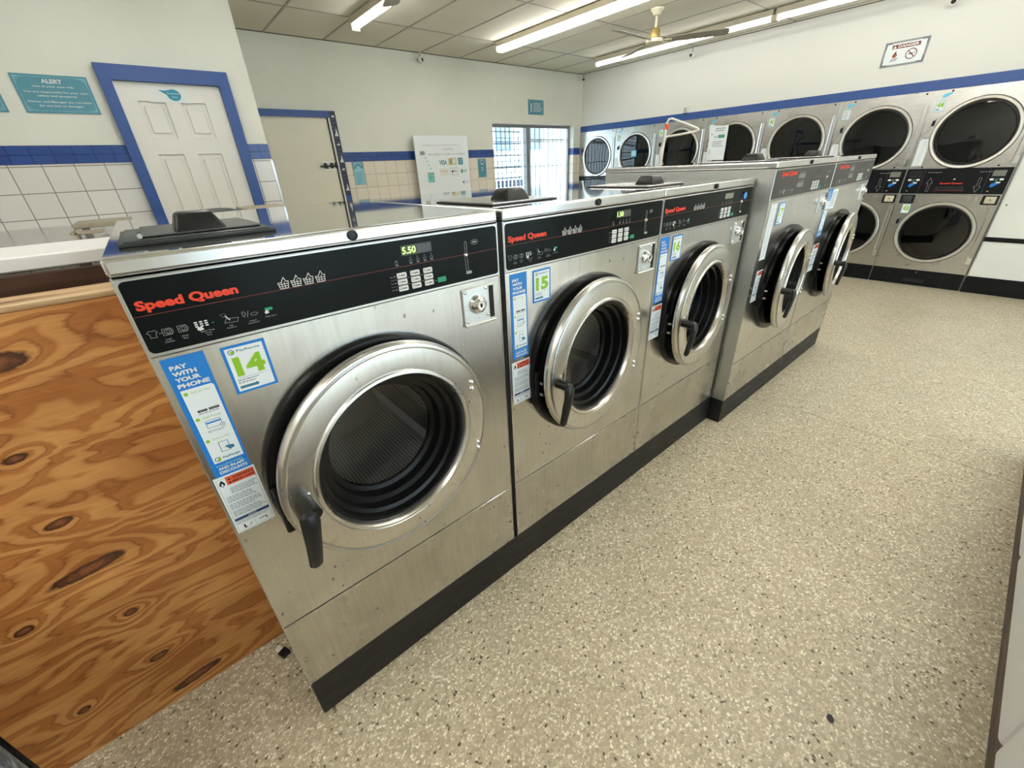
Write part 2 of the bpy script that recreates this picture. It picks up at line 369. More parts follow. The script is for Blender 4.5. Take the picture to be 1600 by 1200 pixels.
class MB:
    def __init__(s): s.v = []; s.f = []; s.m = []; s.sm = []; s.mats = []; s.xf = None
    def mi(s, m):
        if m not in s.mats: s.mats.append(m)
        return s.mats.index(m)
    def add(s, vs, fs, mat, smooth=False, xf=None):
        o = len(s.v); X = xf or s.xf
        s.v += [tuple(X @ Vector(p)) if X else tuple(p) for p in vs]
        i = s.mi(mat)
        for f in fs: s.f.append(tuple(o + k for k in f)); s.m.append(i); s.sm.append(smooth)
        return s
    def box(s, x0, x1, y0, y1, z0, z1, mat, bev=0.0, seg=2, xf=None):
        if bev <= 0:
            v = [(x, y, z) for z in (z0, z1) for y in (y0, y1) for x in (x0, x1)]
            return s.add(v, [(0, 2, 3, 1), (4, 5, 7, 6), (0, 1, 5, 4), (2, 6, 7, 3), (0, 4, 6, 2), (1, 3, 7, 5)], mat, False, xf)
        bm = bmesh.new(); bmesh.ops.create_cube(bm, size=1)
        for q in bm.verts: q.co = Vector(((x0 + x1) / 2 + q.co.x * (x1 - x0), (y0 + y1) / 2 + q.co.y * (y1 - y0), (z0 + z1) / 2 + q.co.z * (z1 - z0)))
        bmesh.ops.bevel(bm, geom=bm.edges[:], offset=bev, segments=seg, profile=0.5, affect='EDGES')
        bm.verts.index_update()
        v = [tuple(q.co) for q in bm.verts]; f = [tuple(q.index for q in p.verts) for p in bm.faces]; bm.free()
        return s.add(v, f, mat, False, xf)
    def cyl(s, a, b, r, mat, seg=20, r2=None, cap=True, smooth=True):
        a = Vector(a); b = Vector(b); d = (b - a).normalized()
        u = d.orthogonal().normalized(); w = d.cross(u); r2 = r if r2 is None else r2
        vs = []
        for c, rr in ((a, r), (b, r2)):
            for i in range(seg):
                t = 2 * PI * i / seg; vs.append(tuple(c + u * (rr * math.cos(t)) + w * (rr * math.sin(t))))
        s.add(vs, [(i, (i + 1) % seg, seg + (i + 1) % seg, seg + i) for i in range(seg)], mat, smooth)
        if cap:
            s.add(vs, [tuple(range(seg))[::-1], tuple(range(seg, 2 * seg))], mat, False)
        return s
    def lathe(s, c, prof, mat, seg=64, axis='y', close=False, arc=None):
        # prof: (radius, offset along axis)
        n = len(prof); vs = []
        for (r, o) in prof:
            for i in range(seg):
                t = 2 * PI * i / seg
                if axis == 'y': vs.append((c[0] + r * math.cos(t), c[1] + o, c[2] + r * math.sin(t)))
                else: vs.append((c[0] + r * math.cos(t), c[1] + r * math.sin(t), c[2] + o))
        fs = []
        for j in range(n - 1 + (1 if close else 0)):
            k = (j + 1) % n
            for i in range(seg):
                a, b = j * seg + i, j * seg + (i + 1) % seg; e, d = k * seg + i, k * seg + (i + 1) % seg
                fs.append((a, b, d, e))
        return s.add(vs, fs, mat, True)
    def disc(s, c, r, mat, seg=48):
        return s.add([(c[0] + r * math.cos(2 * PI * i / seg), c[1], c[2] + r * math.sin(2 * PI * i / seg)) for i in range(seg)], [tuple(range(seg))], mat)
    def tube(s, pts, rx, mat, ry=None, seg=12, smooth=True, closed=False, up=(0, 0, 1)):
        pts = [Vector(p) for p in pts]; ry = ry or rx; n = len(pts); vs = []
        up = Vector(up)
        for i, p in enumerate(pts):
            if closed: d = pts[(i + 1) % n] - pts[i - 1]
            else: d = pts[min(i + 1, n - 1)] - pts[max(i - 1, 0)]
            d.normalize(); u = up.cross(d)
            if u.length < 1e-3: u = Vector((1, 0, 0)).cross(d)
            u.normalize(); w = d.cross(u)
            a = rx[i] if isinstance(rx, list) else rx; b = ry[i] if isinstance(ry, list) else ry
            for k in range(seg):
                t = 2 * PI * k / seg; vs.append(tuple(p + u * (a * math.cos(t)) + w * (b * math.sin(t))))
        fs = []
        for j in range(n if closed else n - 1):
            q = (j + 1) % n
            for k in range(seg): fs.append((j * seg + k, j * seg + (k + 1) % seg, q * seg + (k + 1) % seg, q * seg + k))
        if not closed: fs += [tuple(range(seg))[::-1], tuple(range((n - 1) * seg, n * seg))]
        return s.add(vs, fs, mat, smooth)
    # flat drawing on plane y = const facing -y ; t = thickness
    def poly(s, pts, y, mat, t=0.0):
        n = len(pts); v = [(a, y, b) for a, b in pts]
        if t <= 0: return s.add(v, [tuple(range(n))], mat)
        v += [(a, y + t, b) for a, b in pts]
        return s.add(v, [tuple(range(n)), tuple(range(n, 2 * n))[::-1]] + [(i, (i + 1) % n, n + (i + 1) % n, n + i) for i in range(n)], mat)
    def rect(s, x0, x1, z0, z1, y, mat, t=0.0, r=0.0):
        if r <= 0: return s.poly([(x0, z0), (x1, z0), (x1, z1), (x0, z1)], y, mat, t)
        p = []
        for cx, cz, a0 in ((x1 - r, z0 + r, -90), (x1 - r, z1 - r, 0), (x0 + r, z1 - r, 90), (x0 + r, z0 + r, 180)):
            for k in range(5):
                a = math.radians(a0 + k * 22.5); p.append((cx + r * math.cos(a), cz + r * math.sin(a)))
        return s.poly(p, y, mat, t)
    def line(s, pts, w, y, mat, closed=False):
        n = len(pts)
        for i in range(n if closed else n - 1):
            a = Vector(pts[i]); b = Vector(pts[(i + 1) % n]); d = b - a
            if d.length < 1e-7: continue
            d.normalize(); q = Vector((-d.y, d.x)) * w / 2; e = d * w * 0.3
            s.poly([tuple(a - e - q), tuple(b + e - q), tuple(b + e + q), tuple(a - e + q)], y, mat)
        return s
    def frame(s, x0, x1, z0, z1, w, y, mat): return s.line([(x0, z0), (x1, z0), (x1, z1), (x0, z1)], w, y, mat, True)
    def circ(s, cx, cz, r, y, mat, seg=16, rz=None, w=None):
        p = [(cx + r * math.cos(2 * PI * i / seg), cz + (rz or r) * math.sin(2 * PI * i / seg)) for i in range(seg)]
        return s.line(p, w, y, mat, True) if w else s.poly(p, y, mat)
    def text(s, st, x0, x1, z0, z1, y, mat, bold=0.0, fit='box'):
        vs, fs = text_mesh(st, bold)
        if not vs: return s
        a0 = min(v[0] for v in vs); a1 = max(v[0] for v in vs); b0 = min(v[1] for v in vs); b1 = max(v[1] for v in vs)
        sx = (x1 - x0) / max(a1 - a0, 1e-6); sz = (z1 - z0) / max(b1 - b0, 1e-6)
        if fit == 'h': sx = sz; x0 = (x0 + x1) / 2 - sx * (a1 - a0) / 2
        if fit == 'min':
            k = min(sx, sz); x0 = (x0 + x1) / 2 - k * (a1 - a0) / 2; z0 = (z0 + z1) / 2 - k * (b1 - b0) / 2; sx = sz = k
        return s.add([(x0 + (v[0] - a0) * sx, y, z0 + (v[1] - b0) * sz) for v in vs], fs, mat)
    def scrib(s, x0, x1, z0, z1, n, y, mat, fill=0.45, seed=1):
        # lines of very small print
        rg = random.Random(seed); h = (z1 - z0) / n
        for i in range(n):
            a = x0; zz = z1 - (i + 0.5) * h; e = x1 - rg.random() * (x1 - x0) * 0.25
            while a < e - 0.002:
                L = rg.uniform(0.002, 0.008); b = min(a + L, e)
                s.rect(a, b, zz - h * fill / 2, zz + h * fill / 2, y, mat); a = b + 0.0012
        return s
    def build(s, name, parent=None, label=None, autosmooth=True):
        me = bpy.data.meshes.new(name); me.from_pydata(s.v, [], s.f)
        for m in s.mats: me.materials.append(MAT[m])
        me.polygons.foreach_set('material_index', s.m); me.polygons.foreach_set('use_smooth', s.sm)
        me.validate(); me.update()
        if any(s.sm): me.set_sharp_from_angle(angle=math.radians(34))
        o = bpy.data.objects.new(name, me); COL.objects.link(o)
        if parent: o.parent = parent
        if label: o['label'] = label
        return o

def tag(o, label, cat, group=None, kind=None):
    o['label'] = label
    if cat: o['category'] = cat
    if group: o['group'] = group
    if kind: o['kind'] = kind
    return o
def thing(name, label, cat, loc=(0, 0, 0), rz=0.0, group=None):
    o = bpy.data.objects.new(name, None); COL.objects.link(o); o.empty_display_size = 0.1
    o.location = loc; o.rotation_euler = (0, 0, rz)
    return tag(o, label, cat, group)
def struct(name, mb, label=None):
    o = mb.build(name); o['kind'] = 'structure'
    if label: o['label'] = label
    return o
def moved(o, loc, rz=0.0):
    o.location = loc; o.rotation_euler = (0, 0, rz); return o

# ------------------------------------------------------------------ dimensions
YB, XD, ZC, YA, XA = 4.877, 6.66, 2.793, 3.3, 1.03
XW, YF = -3.2, -4.2
FACE = 6.637

# ================================================================== SETTING
b = MB(); b.box(XW - .1, XD + .88, YF - .1, YB + .3, -0.1, 0, 'terrazzo'); struct('floor', b)
b = MB(); b.box(2.807, 2.8095, YF, -.35, 0, 0.0004, 'base_wood'); struct('trim_1', b, 'thin dark joint line crossing the terrazzo floor')
b = MB(); b.box(XW - .1, XD + .2, YF - .1, YB + .3, ZC, ZC + .1, 'ceiling_tile'); struct('ceiling', b)
# ceiling grid; dark strips put the gap shadow beside each bar into colour
b = MB()
for k in range(-8, 9):
    xx = 1.64 + 0.6135 * k
    if XW < xx < XD: b.box(xx - .006, xx + .006, YF, YB, ZC - .003, ZC + .0005, 'ceiling_bar'); b.box(xx - .011, xx + .011, YF, YB, ZC - .0012, ZC + .0005, 'grid_dark')
for k in range(-7, 2):
    yy = 4.0 + 1.19 * k
    if YF < yy < YB: b.box(XW, XD, yy - .006, yy + .006, ZC - .0035, ZC + .0005, 'ceiling_bar'); b.box(XW, XD, yy - .011, yy + .011, ZC - .0014, ZC + .0005, 'grid_dark')
b.box(XA, XD, YB - .02, YB, ZC - .004, ZC, 'grid_dark'); b.box(XD - .02, XD, YF, YB, ZC - .004, ZC, 'grid_dark')
struct('trim_2', b, 'suspended ceiling grid of pale metal bars')

def wall_strip(b, x0, x1, y0, y1, zb, zt, paint, tile):
    # layered by height: tile, blue band, paint
    for z0, z1, m, pr in ((0, 1.58, tile, .004), (1.58, 1.685, 'band_tile', .007), (1.685, ZC, paint, 0)):
        a, c = max(z0, zb), min(z1, zt)
        if c > a: b.box(x0, x1, y0 - pr, y1, a, c, m)
b = MB()
wall_strip(b, XA - .1, 4.609, YB, YB + .18, 0, ZC, 'wall_white', 'tile_back')
wall_strip(b, 4.609, 6.46, YB, YB + .18, 0, .9, 'wall_white', 'tile_back')
wall_strip(b, 4.609, 6.46, YB, YB + .18, 2.038, ZC, 'wall_white', 'tile_back')
wall_strip(b, 6.46, XD + .88, YB, YB + .18, 0, ZC, 'wall_white', 'tile_back')
struct('wall_back', b)
b = MB(); wall_strip(b, XW, XA, YA, YA + .1, 0, ZC, 'wall_white', 'tile_alert')
struct('wall_left', b)
b = MB(); b.box(XA - .1, XA, YA + .1, YB, 0, ZC, 'wall_white'); b.box(XA - .012, XA + .006, YA - .008, YA + .03, 0, 1.57, 'chrome_dull'); struct('wall_corner', b)
b = MB(); b.box(XD, XD + .1, YF, YB, 1.927, ZC, 'wall_bright'); struct('wall_right', b)
b = MB(); b.box(XD + .80, XD + .88, YF, YB, 0, 2.1, 'wall_bright'); struct('wall_service', b)
b = MB(); b.box(XD, XD + .80, YF, -.68, 0, 1.926, 'wall_bright'); struct('wall_pier', b)
b = MB()
b.box(6.645, XD, -1.9, YB, 1.927, 2.018, 'blue_paint')
o = struct('trim_3', b, 'blue painted stripe running above the dryers')
b = MB()
added_win_x = [(.5, 1.9), (2.1, 3.5), (3.7, 5.1)]  # added storefront windows, out of view, to let in more daylight
e = XW
for a, c in added_win_x:
    b.box(e, a, YF - .1, YF, 0, ZC, 'wall_bright'); b.box(a, c, YF - .1, YF, 0, .15, 'wall_bright'); b.box(a, c, YF - .1, YF, 2.35, ZC, 'wall_bright'); e = c
b.box(e, XD, YF - .1, YF, 0, ZC, 'wall_bright'); struct('wall_front', b)
b = MB(); b.box(XW - .1, XW, YF - .1, YA + .1, 0, ZC, 'wall_bright'); struct('wall_entrance', b)
for i, (a, c) in enumerate(added_win_x):
    b = MB(); b.box(a, c, YF - .06, YF - .055, .15, 2.35, 'window_glass'); w = struct('window_%d' % (i + 2), b)
    f = MB()
    for q in ((a, a + .04, .15, 2.35), (c - .04, c, .15, 2.35), (a, c, .15, .19), (a, c, 2.31, 2.35)): f.box(q[0], q[1], YF - .09, YF - .02, q[2], q[3], 'frame_alu')
    f.build('window_frame', w)

# white closet front right of the dryers
b = MB()
b.box(FACE - .004, XD, -2.6, -.655, .172, 1.92, 'wall_bright')
b.box(FACE - .012, XD, -2.6, -.655, .528, .572, 'black_base')
b.box(FACE - .012, XD, -2.6, -.655, 0, .165, 'black_base')
b.box(FACE - .008, XD, -.665, -.655, .02, 1.92, 'chrome_dull')
b.cyl((FACE - .02, -.70, .877), (FACE, -.70, .877), .006, 'black_plastic', 10)
struct('wall_panel', b, 'white wall panel with black rail and black base beside the dryers')

# window at back with glass, frame and bars
b = MB(); b.box(4.609, 6.46, YB + .125, YB + .13, .9, 2.038, 'window_glass'); win = struct('window_1', b)
b = MB()
b.box(4.609, 6.46, YB + .10, YB + .15, 1.995, 2.038, 'frame_alu'); b.box(4.609, 6.46, YB + .10, YB + .15, .9, .95, 'frame_alu')
b.box(5.375, 5.452, YB + .07, YB + .16, .95, 2.0, 'frame_alu'); b.box(6.425, 6.46, YB + .10, YB + .15, .9, 2.0, 'frame_alu'); b.box(4.609, 4.63, YB + .10, YB + .15, .9, 2.0, 'frame_alu')
b.build('window_frame', win)
b = MB()
for x0, x1 in ((4.63, 5.375), (5.452, 6.425)):
    n = 8 if x0 < 5 else 9
    for k in range(1, n): b.cyl((x0 + (x1 - x0) * k / n, YB + .175, .93), (x0 + (x1 - x0) * k / n, YB + .175, 2.01), .006, 'out_dark', 8)
    for z in (1.42, 1.80): b.box(x0, x1, YB + .17, YB + .18, z - .006, z + .006, 'bar_paint')
b.box(5.452, 6.425, YB + .165, YB + .17, 1.815, 1.84, 'white_trim')
for k in range(12): b.box(4.63, 5.37, YB + .19, YB + .2, 1.0 + k * .085, 1.0 + k * .085 + (.02 if k % 2 else .01), 'out_white' if k % 3 else 'out_blue')
b.build('window_bars', win, 'dark security bars')

# ---- employees door in left wall
b = MB(); b.box(.20, .803, YA - .012, YA - .002, 0, 2.052, 'cream_door' if 0 else 'white_trim')
door1 = struct('door_1', b, 'white six-panel employees door in blue frame')
b = MB()
for x0, x1 in ((.20, .297), (.446, .537), (.684, .803)): b.box(x0, x1, YA - .026, YA - .011, 0, 2.052, 'white_trim', .003, 1)
for x0, x1 in ((.29, .453), (.53, .69)):
    for z0, z1 in ((0, .25), (.85, .98), (1.62, 1.725), (1.942, 2.052)): b.box(x0, x1, YA - .0255, YA - .011, z0, z1, 'white_trim', .003, 1)
b.build('door_stiles', door1)
for x0, x1 in ((.297, .446), (.537, .684)):
    for z0, z1 in ((1.725, 1.942), (.98, 1.62), (.25, .85)):
        b = MB(); b.box(x0 + .020, x1 - .020, YA - .022, YA - .011, z0 + .026, z1 - .026, 'white_trim', .007, 1); b.build('door_panel', door1)
b = MB()
FW = YA - .06
def prism(b, pts, y0, y1, m): b.poly(pts, y0, m, y1 - y0)
prism(b, [(.135, 0), (.20, 0), (.20, 2.052), (.135, 2.137)], FW, YA, 'blue_paint')
prism(b, [(.803, 0), (.873, 0), (.873, 2.137), (.803, 2.052)], FW, YA, 'blue_paint')
prism(b, [(.20, 2.052), (.803, 2.052), (.873, 2.137), (.135, 2.137)], FW, YA, 'blue_paint')
b.build('door_frame', door1, 'blue mitred door frame')
b = MB(); b.box(.20, .208, YA - .04, YA - .012, 0, 2.05, 'white_print'); b.build('door_stop', door1)
s = MB(); y = YA - .0285
pts = []
for k in range(25):
    a = math.radians(112 - k * 290 / 24)
    pts.append((.512 + .040 * math.cos(a), 1.985 + .034 * math.sin(a)))
pts = [(.428, 2.013), (.455, 2.010), (.478, 2.012)] + pts
s.rect(.36, .60, 1.94, 2.03, YA - .0275, 'tape_clear', .0005)
n0 = len(pts)
s.add([(.508, y, 1.99)] + [(a, y, c) for a, c in pts], [(0, 1 + (k + 1) % n0, 1 + k) for k in range(n0)], 'teal_bright')
s.text('Employees', .478, .545, 1.988, 1.999, y - .0006, 'white_print', .01); s.text('Only', .497, .528, 1.967, 1.978, y - .0006, 'white_print', .01)
o = s.build('drop_sign'); tag(o, 'teal drop-shaped Employees Only sticker taped on the six-panel door', 'sign')

# ---- plain door in back wall
b = MB(); b.box(1.38, 2.115, YB - .012, YB - .002, 0, 2.046, 'cream_door'); door2 = struct('door_2', b, 'plain cream door with a slide bolt in back wall')
b = MB(); b.box(1.30, 2.132, YB - .045, YB, 2.046, 2.113, 'blue_paint'); b.box(2.115, 2.132, YB - .04, YB, 0, 2.046, 'white_trim'); b.box(2.10, 2.117, YB - .022, YB - .011, 0, 2.046, 'grid_dark')
b.box(1.34, 1.38, YB - .04, YB, 0, 2.046, 'blue_paint')
b.box(2.132, 2.205, YB - .045, YB, 1.20, 2.113, 'navy_tape'); b.box(2.132, 2.205, YB - .045, YB, 0, 1.20, 'blue_paint')
rg = random.Random(3)
for k, z in enumerate((2.05, 1.90, 1.76, 1.62, 1.49, 1.30)):
    if k % 2: b.poly([(2.15, z - .045), (2.195, z - .045), (2.178, z + .045), (2.168, z - .01), (2.16, z - .02)], YB - .046, 'white_print')
    else: b.poly([(2.150, z), (2.19, z), (2.182, z + .02), (2.158, z + .012)], YB - .046, 'white_print')
for k in range(22): z = 1.23 + k * .04; b.rect(2.145, 2.190, z, z + .006, YB - .0455, 'dim_print')
b.build('door_frame', door2, 'blue frame, right post taped with sailboat pattern')
b = MB(); yy = YB - .03
b.cyl((1.905, yy, 1.54), (2.125, yy, 1.54), .008, 'ink_black', 10)
for x0, x1 in ((1.955, 1.985), (2.03, 2.06), (2.085, 2.11)): b.box(x0, x1, YB - .042, YB - .012, 1.515, 1.575, 'ink_black', .004)
b.box(1.95, 2.115, YB - .016, YB - .012, 1.565, 1.58, 'chrome_dull'); b.box(1.95, 2.115, YB - .016, YB - .012, 1.50, 1.512, 'chrome_dull')
b.cyl((1.99, yy, 1.54), (1.99, yy, 1.51), .006, 'ink_black', 8)
b.build('slide_bolt', door2, 'dark slide bolt')

# ================================================================== WASHERS
BASK = [(0, .55), (.12, 0), (.88, 0), (1, .62), (.80, .62), (.62, 1), (.32, .55), (0, .55)]
def basket(b, x, z, w, h, y, m):
    b.line([(x + p[0] * w, z + p[1] * h) for p in BASK], w * .07, y, m)
    for t in (.33, .6): b.line([(x + t * w, z), (x + (t * 1.02) * w, z + h * .6)], w * .06, y, m)
    for t in (.2, .4): b.line([(x + .08 * w, z + t * h), (x + .93 * w, z + t * h)], w * .06, y, m)

def front_with_hole(b, x0, x1, z0, z1, cx, cz, r, y, mat, seg=64):
    angs = [2 * PI * i / seg for i in range(seg)] + [math.atan2(zz - cz, xx - cx) % (2 * PI) for xx in (x0, x1) for zz in (z0, z1)]
    angs = sorted(set(angs)); n = len(angs); vs = []
    for a in angs:
        c, s_ = math.cos(a), math.sin(a); vs.append((cx + r * c, y, cz + r * s_))
    for a in angs:
        c, s_ = math.cos(a), math.sin(a)
        k = min(((x1 - cx) / c if c > 1e-9 else (x0 - cx) / c if c < -1e-9 else 1e9), ((z1 - cz) / s_ if s_ > 1e-9 else (z0 - cz) / s_ if s_ < -1e-9 else 1e9))
        vs.append((cx + k * c, y, cz + k * s_))
    b.add(vs, [(i, (i + 1) % n, n + (i + 1) % n, n + i) for i in range(n)], mat)

def washer(num, X0, Y0, W, label, big=False):
    H = 1.399 if big else 1.337; LB = 1.370 if big else 1.307; PB = 1.235 if big else 1.174
    BZ = .1535 if big else .1625; SP = .385 if big else .421; D = .955 if not big else .952
    root = thing('washing_machine', label, 'washing machine', (X0, Y0, 0), 0, 'front-load washing machines in the row')
    CX, CZ = (.405, .800) if big else (.374, .817)
    # cabinet
    b = MB(); g = .0015
    front_with_hole(b, g, W - g, SP + .003, PB - .002, CX, CZ, .222, 0, 'steel_front')
    m = 'steel_side'
    b.box(g, g + .002, .001, D, BZ, LB, m); b.box(W - g - .002, W - g, .001, D, BZ, LB, m); b.box(g, W - g, D - .002, D, BZ, LB, m); b.box(g, W - g, 0.02, D, BZ, BZ + .002, m)
    if big:
        b.box(-.0006, .0012, .001, .068, BZ, PB - .003, 'steel_side'); b.box(-.0006, .0012, .001, .068, PB, LB, 'steel_side')
    # rolled edge highlights beside seams
    b.box(g, g + .003, -.0012, .004, BZ, LB, 'chrome_dull'); b.box(W - g - .003, W - g, -.0012, .004, BZ, LB, 'chrome_dull')
    b.build('cabinet', root)
    b = MB(); b.box(.003, W - .003, -.001, .012, BZ + .002, SP, 'steel_front_shaded', .0012, 1)
    b.box(.003, W - .003, -.0022, .004, SP - .0012, SP + .0008, 'chrome', .0004, 1)
    lp = b.build('lower_panel', root)
    for xx, zz in ((.017, .27), (W - .014, .262)):
        b = MB(); b.lathe((xx, -.001, zz), [(.006, 0), (.005, -.003), (.002, -.0045), (0.0001, -.0045)], 'screw', 12)
        b.build('screw', lp)
    # control panel
    b = MB()
    b.box(.0022, W - .0022, -.0025, .01, PB - .001, LB - .0015, 'chrome_dull', .002, 1)
    cb = 'control_charcoal' if big else 'control_black'
    b.rect(.007, W - .007, PB + .006, LB - .006, -.0034, cb, .001, .009)
    cp = b.build('control_panel', root)
    k = W / .759; zo = PB - 1.174; y = -.0042
    b = MB(); zl = 1.2445 + zo
    b.rect(.008, W - .008, zl - .00055, zl + .00055, y + .0002, 'red_line'); b.build('red_stripe', cp)
    b = MB()
    if big: b.text('Speed Queen', .08, .27, zl + .022, zl + .052, y, 'red_print', .035)
    else: b.text('Speed Queen', .0155, .159, zl + .004, zl + .0245, y, 'red_print', .045)
    b.build('logo', cp)
    b = MB()
    if big:
        for r_ in range(2):
            for i in range(4): basket(b, .305 + i * .022, zl - .028 + r_ * .040, .018, .030, y, 'white_print')
    else:
        for i in range(4): basket(b, .2245 + i * .0228, zl + .0015, .0185, .0205, y, 'white_print')
    b.build('basket_symbols', cp)
    # instruction icons
    b = MB(); m = 'grey_print'; ox = .06 if big else 0; oz = zo + (-.004 if big else 0)
    def P(a, c): return (a + ox, c + oz)
    b.line([P(.014, 1.216), P(.017, 1.219), P(.021, 1.218), P(.025, 1.219), P(.028, 1.215), P(.025, 1.213), P(.025, 1.207), P(.017, 1.207), P(.017, 1.213), P(.014, 1.216)], .0007, y, m)
    b.line([P(.029, 1.212), P(.033, 1.212)], .0007, y, m)
    for cx_ in (.040, .061):
        b.frame(cx_ - .006 + ox, cx_ + .006 + ox, 1.207 + oz, 1.218 + oz, .0007, y, m); b.circ(cx_ + ox, 1.2125 + oz, .0038, y, m, 12, w=.0007)
        b.circ(cx_ + .004 + ox, 1.2125 + oz, .0045, y, m, 12, w=.0006)
    for i in range(3):
        for j in range(3): b.rect(.079 + i * .0075 + ox, .0835 + i * .0075 + ox, 1.2085 + j * .0038 + oz, 1.2108 + j * .0038 + oz, y, 'white_print')
    b.poly([P(.082, 1.2085), P(.088, 1.2085), P(.090, 1.203), P(.083, 1.202), P(.080, 1.205)], y, 'white_print')
    b.rect(.1035 + ox, .107 + ox, 1.211 + oz, 1.2125 + oz, y, 'green_button')
    b.line([P(.119, 1.221), P(.125, 1.223), P(.129, 1.219), P(.123, 1.216), P(.119, 1.221)], .0008, y, 'dim_print')
    b.line([P(.126, 1.218), P(.131, 1.210)], .0018, y, 'white_print')
    b.line([P(.122, 1.206), P(.126, 1.213), P(.145, 1.211), P(.142, 1.204), P(.122, 1.206)], .0007, y, m)
    b.line([P(.152, 1.217), P(.155, 1.219), P(.158, 1.215), P(.155, 1.210), P(.153, 1.210), P(.152, 1.217)], .0008, y, m)
    b.line([P(.159, 1.208), P(.163, 1.219)], .0007, y, m); b.circ(.171 + ox, 1.2115 + oz, .006, y, m, 14, .0026, w=.0007)
    b.rect(.190 + ox, .203 + ox, 1.212 + oz, 1.2175 + oz, y, 'green_button', 0, .0012)
    b.poly([P(.191, 1.213), P(.194, 1.213), P(.196, 1.2075), P(.190, 1.206), P(.188, 1.209)], y - .0001, 'white_print')
    for (cx_, lines) in ((.038, ('Load', 'Clothes')), (.061, ('Close', 'Door')), (.094, ('Select Wash', 'Cycle', 'Temp')), (.130, ('Add', 'Supplies')), (.166, ('Insert', 'Coins/Card')), (.197, ('Push Start',))):
        for i, tx in enumerate(lines):
            w_ = len(tx) * .0019; z_ = (1.1985 if lines[0] != 'Push Start' else 1.1995) - i * .0042
            b.text(tx, cx_ - w_ / 2 + ox, cx_ + w_ / 2 + ox, z_ + oz, z_ + .0027 + oz, y, m, .01)
    b.build('instruction_icons', cp)
    # display
    kx = lambda a: a * k
    b = MB(); dz = zo
    if num == 14: segs = ('5.50', .482, .519, 'display_lit')
    elif num == 15: segs = ('1.50', .485, .519, 'display_lit')
    else: segs = None
    b.rect(kx(.482), kx(.559), 1.2665 + dz, 1.2885 + dz, y, 'display_lcd' if num == 16 else ('black_plastic' if big else 'display_off'))
    if segs:
        b.rect(.482, .5205, 1.2675, 1.2875, y - .0003, 'display_lit'); b.text(segs[0], .4845, .518, 1.270, 1.285, y - .0006, 'digit_lit', .02)
        b.text('888', .524, .556, 1.270, 1.285, y - .0006, 'dim_print')
    b.build('display', cp, 'small green digital price display' if segs else 'blank digital display')
    b = MB()
    for i, a in enumerate((.468, .503, .521, .539, .557)):
        b.circ(kx(a) - .001, 1.2610 + dz - (.003 if i == 0 else 0), .0012, y, 'grey_print', 8); b.frame(kx(a) - .004, kx(a) + .002, 1.2515 + dz, 1.2565 + dz, .0006, y, 'grey_print')
        b.rect(kx(a) - .004, kx(a) + .003, 1.2478 + dz, 1.2494 + dz, y, 'grey_print')
    for j in range(3):
        zz = 1.2255 - j * .0147 + dz
        b.text(('Hot', 'Warm', 'Cold')[j], kx(.446), kx(.453), zz - .0015, zz + .0015, y, 'grey_print'); b.circ(kx(.457), zz, .0011, y, 'white_print', 8)
        if j: b.line([(kx(.446), zz + .0073), (kx(.55), zz + .0073)], .0005, y, 'grey_print')
    b.build('indicator_marks', cp)
    kp = MB()
    for j in range(3):
        for i in range(3):
            a = kx(.4625 + i * .0335); zz = 1.2200 - j * .0147 + dz; kw = .0235 * k
            kp.rect(a, a + kw, zz, zz + .0118, y - .0012, 'white_print', .0012, .0022)
            kp.frame(a + .003, a + .007, zz + .004, zz + .008, .0006, y - .0015, 'ink_black'); kp.rect(a + .009, a + kw - .0035, zz + .0048, zz + .0068, y - .0015, 'ink_black')
    kp.rect(kx(.565), kx(.588), 1.1915 + dz, 1.2035 + dz, y - .0012, 'green_button', .0012, .002)
    kp.circ(kx(.5605), 1.197 + dz, .001, y, 'white_print', 8)
    kp.build('keypad', cp, 'nine white wash keys and a green start key')
    b = MB(); sx = kx(.650)
    b.line([(sx, 1.2405 + dz), (sx + .001, 1.272 + dz), (sx + .004, 1.2755 + dz), (sx + .007, 1.272 + dz), (sx + .006, 1.243 + dz)], .0012, y, 'grey_print')
    b.line([(sx - .001, 1.238 + dz), (sx, 1.203 + dz)], .0012, y, 'grey_print'); b.line([(sx + .006, 1.237 + dz), (sx + .007, 1.203 + dz)], .0012, y, 'grey_print')
    b.lathe((sx + .001, y, 1.2435 + dz), [(.006, 0), (.005, -.004), (.003, -.006), (.0001, -.0065)], 'chrome_dull', 14)
    b.build('coin_slot', cp, 'grey outlined coin slot')
    b = MB(); b.rect(sx - .002, sx + .014, 1.197 + dz, 1.2035 + dz, y - .003, 'grey_print', .003, .001); b.build('coin_return', cp)
    b = MB()
    b.circ(kx(.681), 1.2705 + dz, .0105, y, 'grey_print', 16, .0055, w=.0009); b.text('25¢', kx(.681) - .006, kx(.681) + .006, 1.2682 + dz, 1.2727 + dz, y, 'white_print', .02)
    b.build('coin_price_mark', cp)
    if num == 16:
        b = MB(); b.circ(.672, 1.268, .017, -.009, 'sticker_blue', 20, .015); b.circ(.672, 1.268, .012, -.0092, 'cyan_sticker', 20, .010); b.text('NO', .664, .680, 1.263, 1.273, -.0094, 'sticker_blue', .02)
        b.build('slot_sticker', cp, 'round blue sticker over the coin slot')
    # top lid
    b = MB()
    b.box(.0, W - .0004, -.004, D + .008, LB + .0015, H, 'steel_lid_edge', .006, 3)
    b.box(.004, W - .004, .003, D + .004, H - .004, H + .0003, 'steel_top')
    lid = b.build('top_lid', root)
    b = MB(); c_ = (W / 2 + .003, -.004, (LB + H) / 2 + .002)
    b.lathe(c_, [(.0095, 0), (.0105, -.003), (.0095, -.006), (.006, -.0065), (.0055, -.0045), (.0001, -.0045)], 'black_plastic', 24)
    b.build('lid_lock', lid, 'round black lid lock')
    # soap dispenser
    b = MB(); H2 = H + .0004
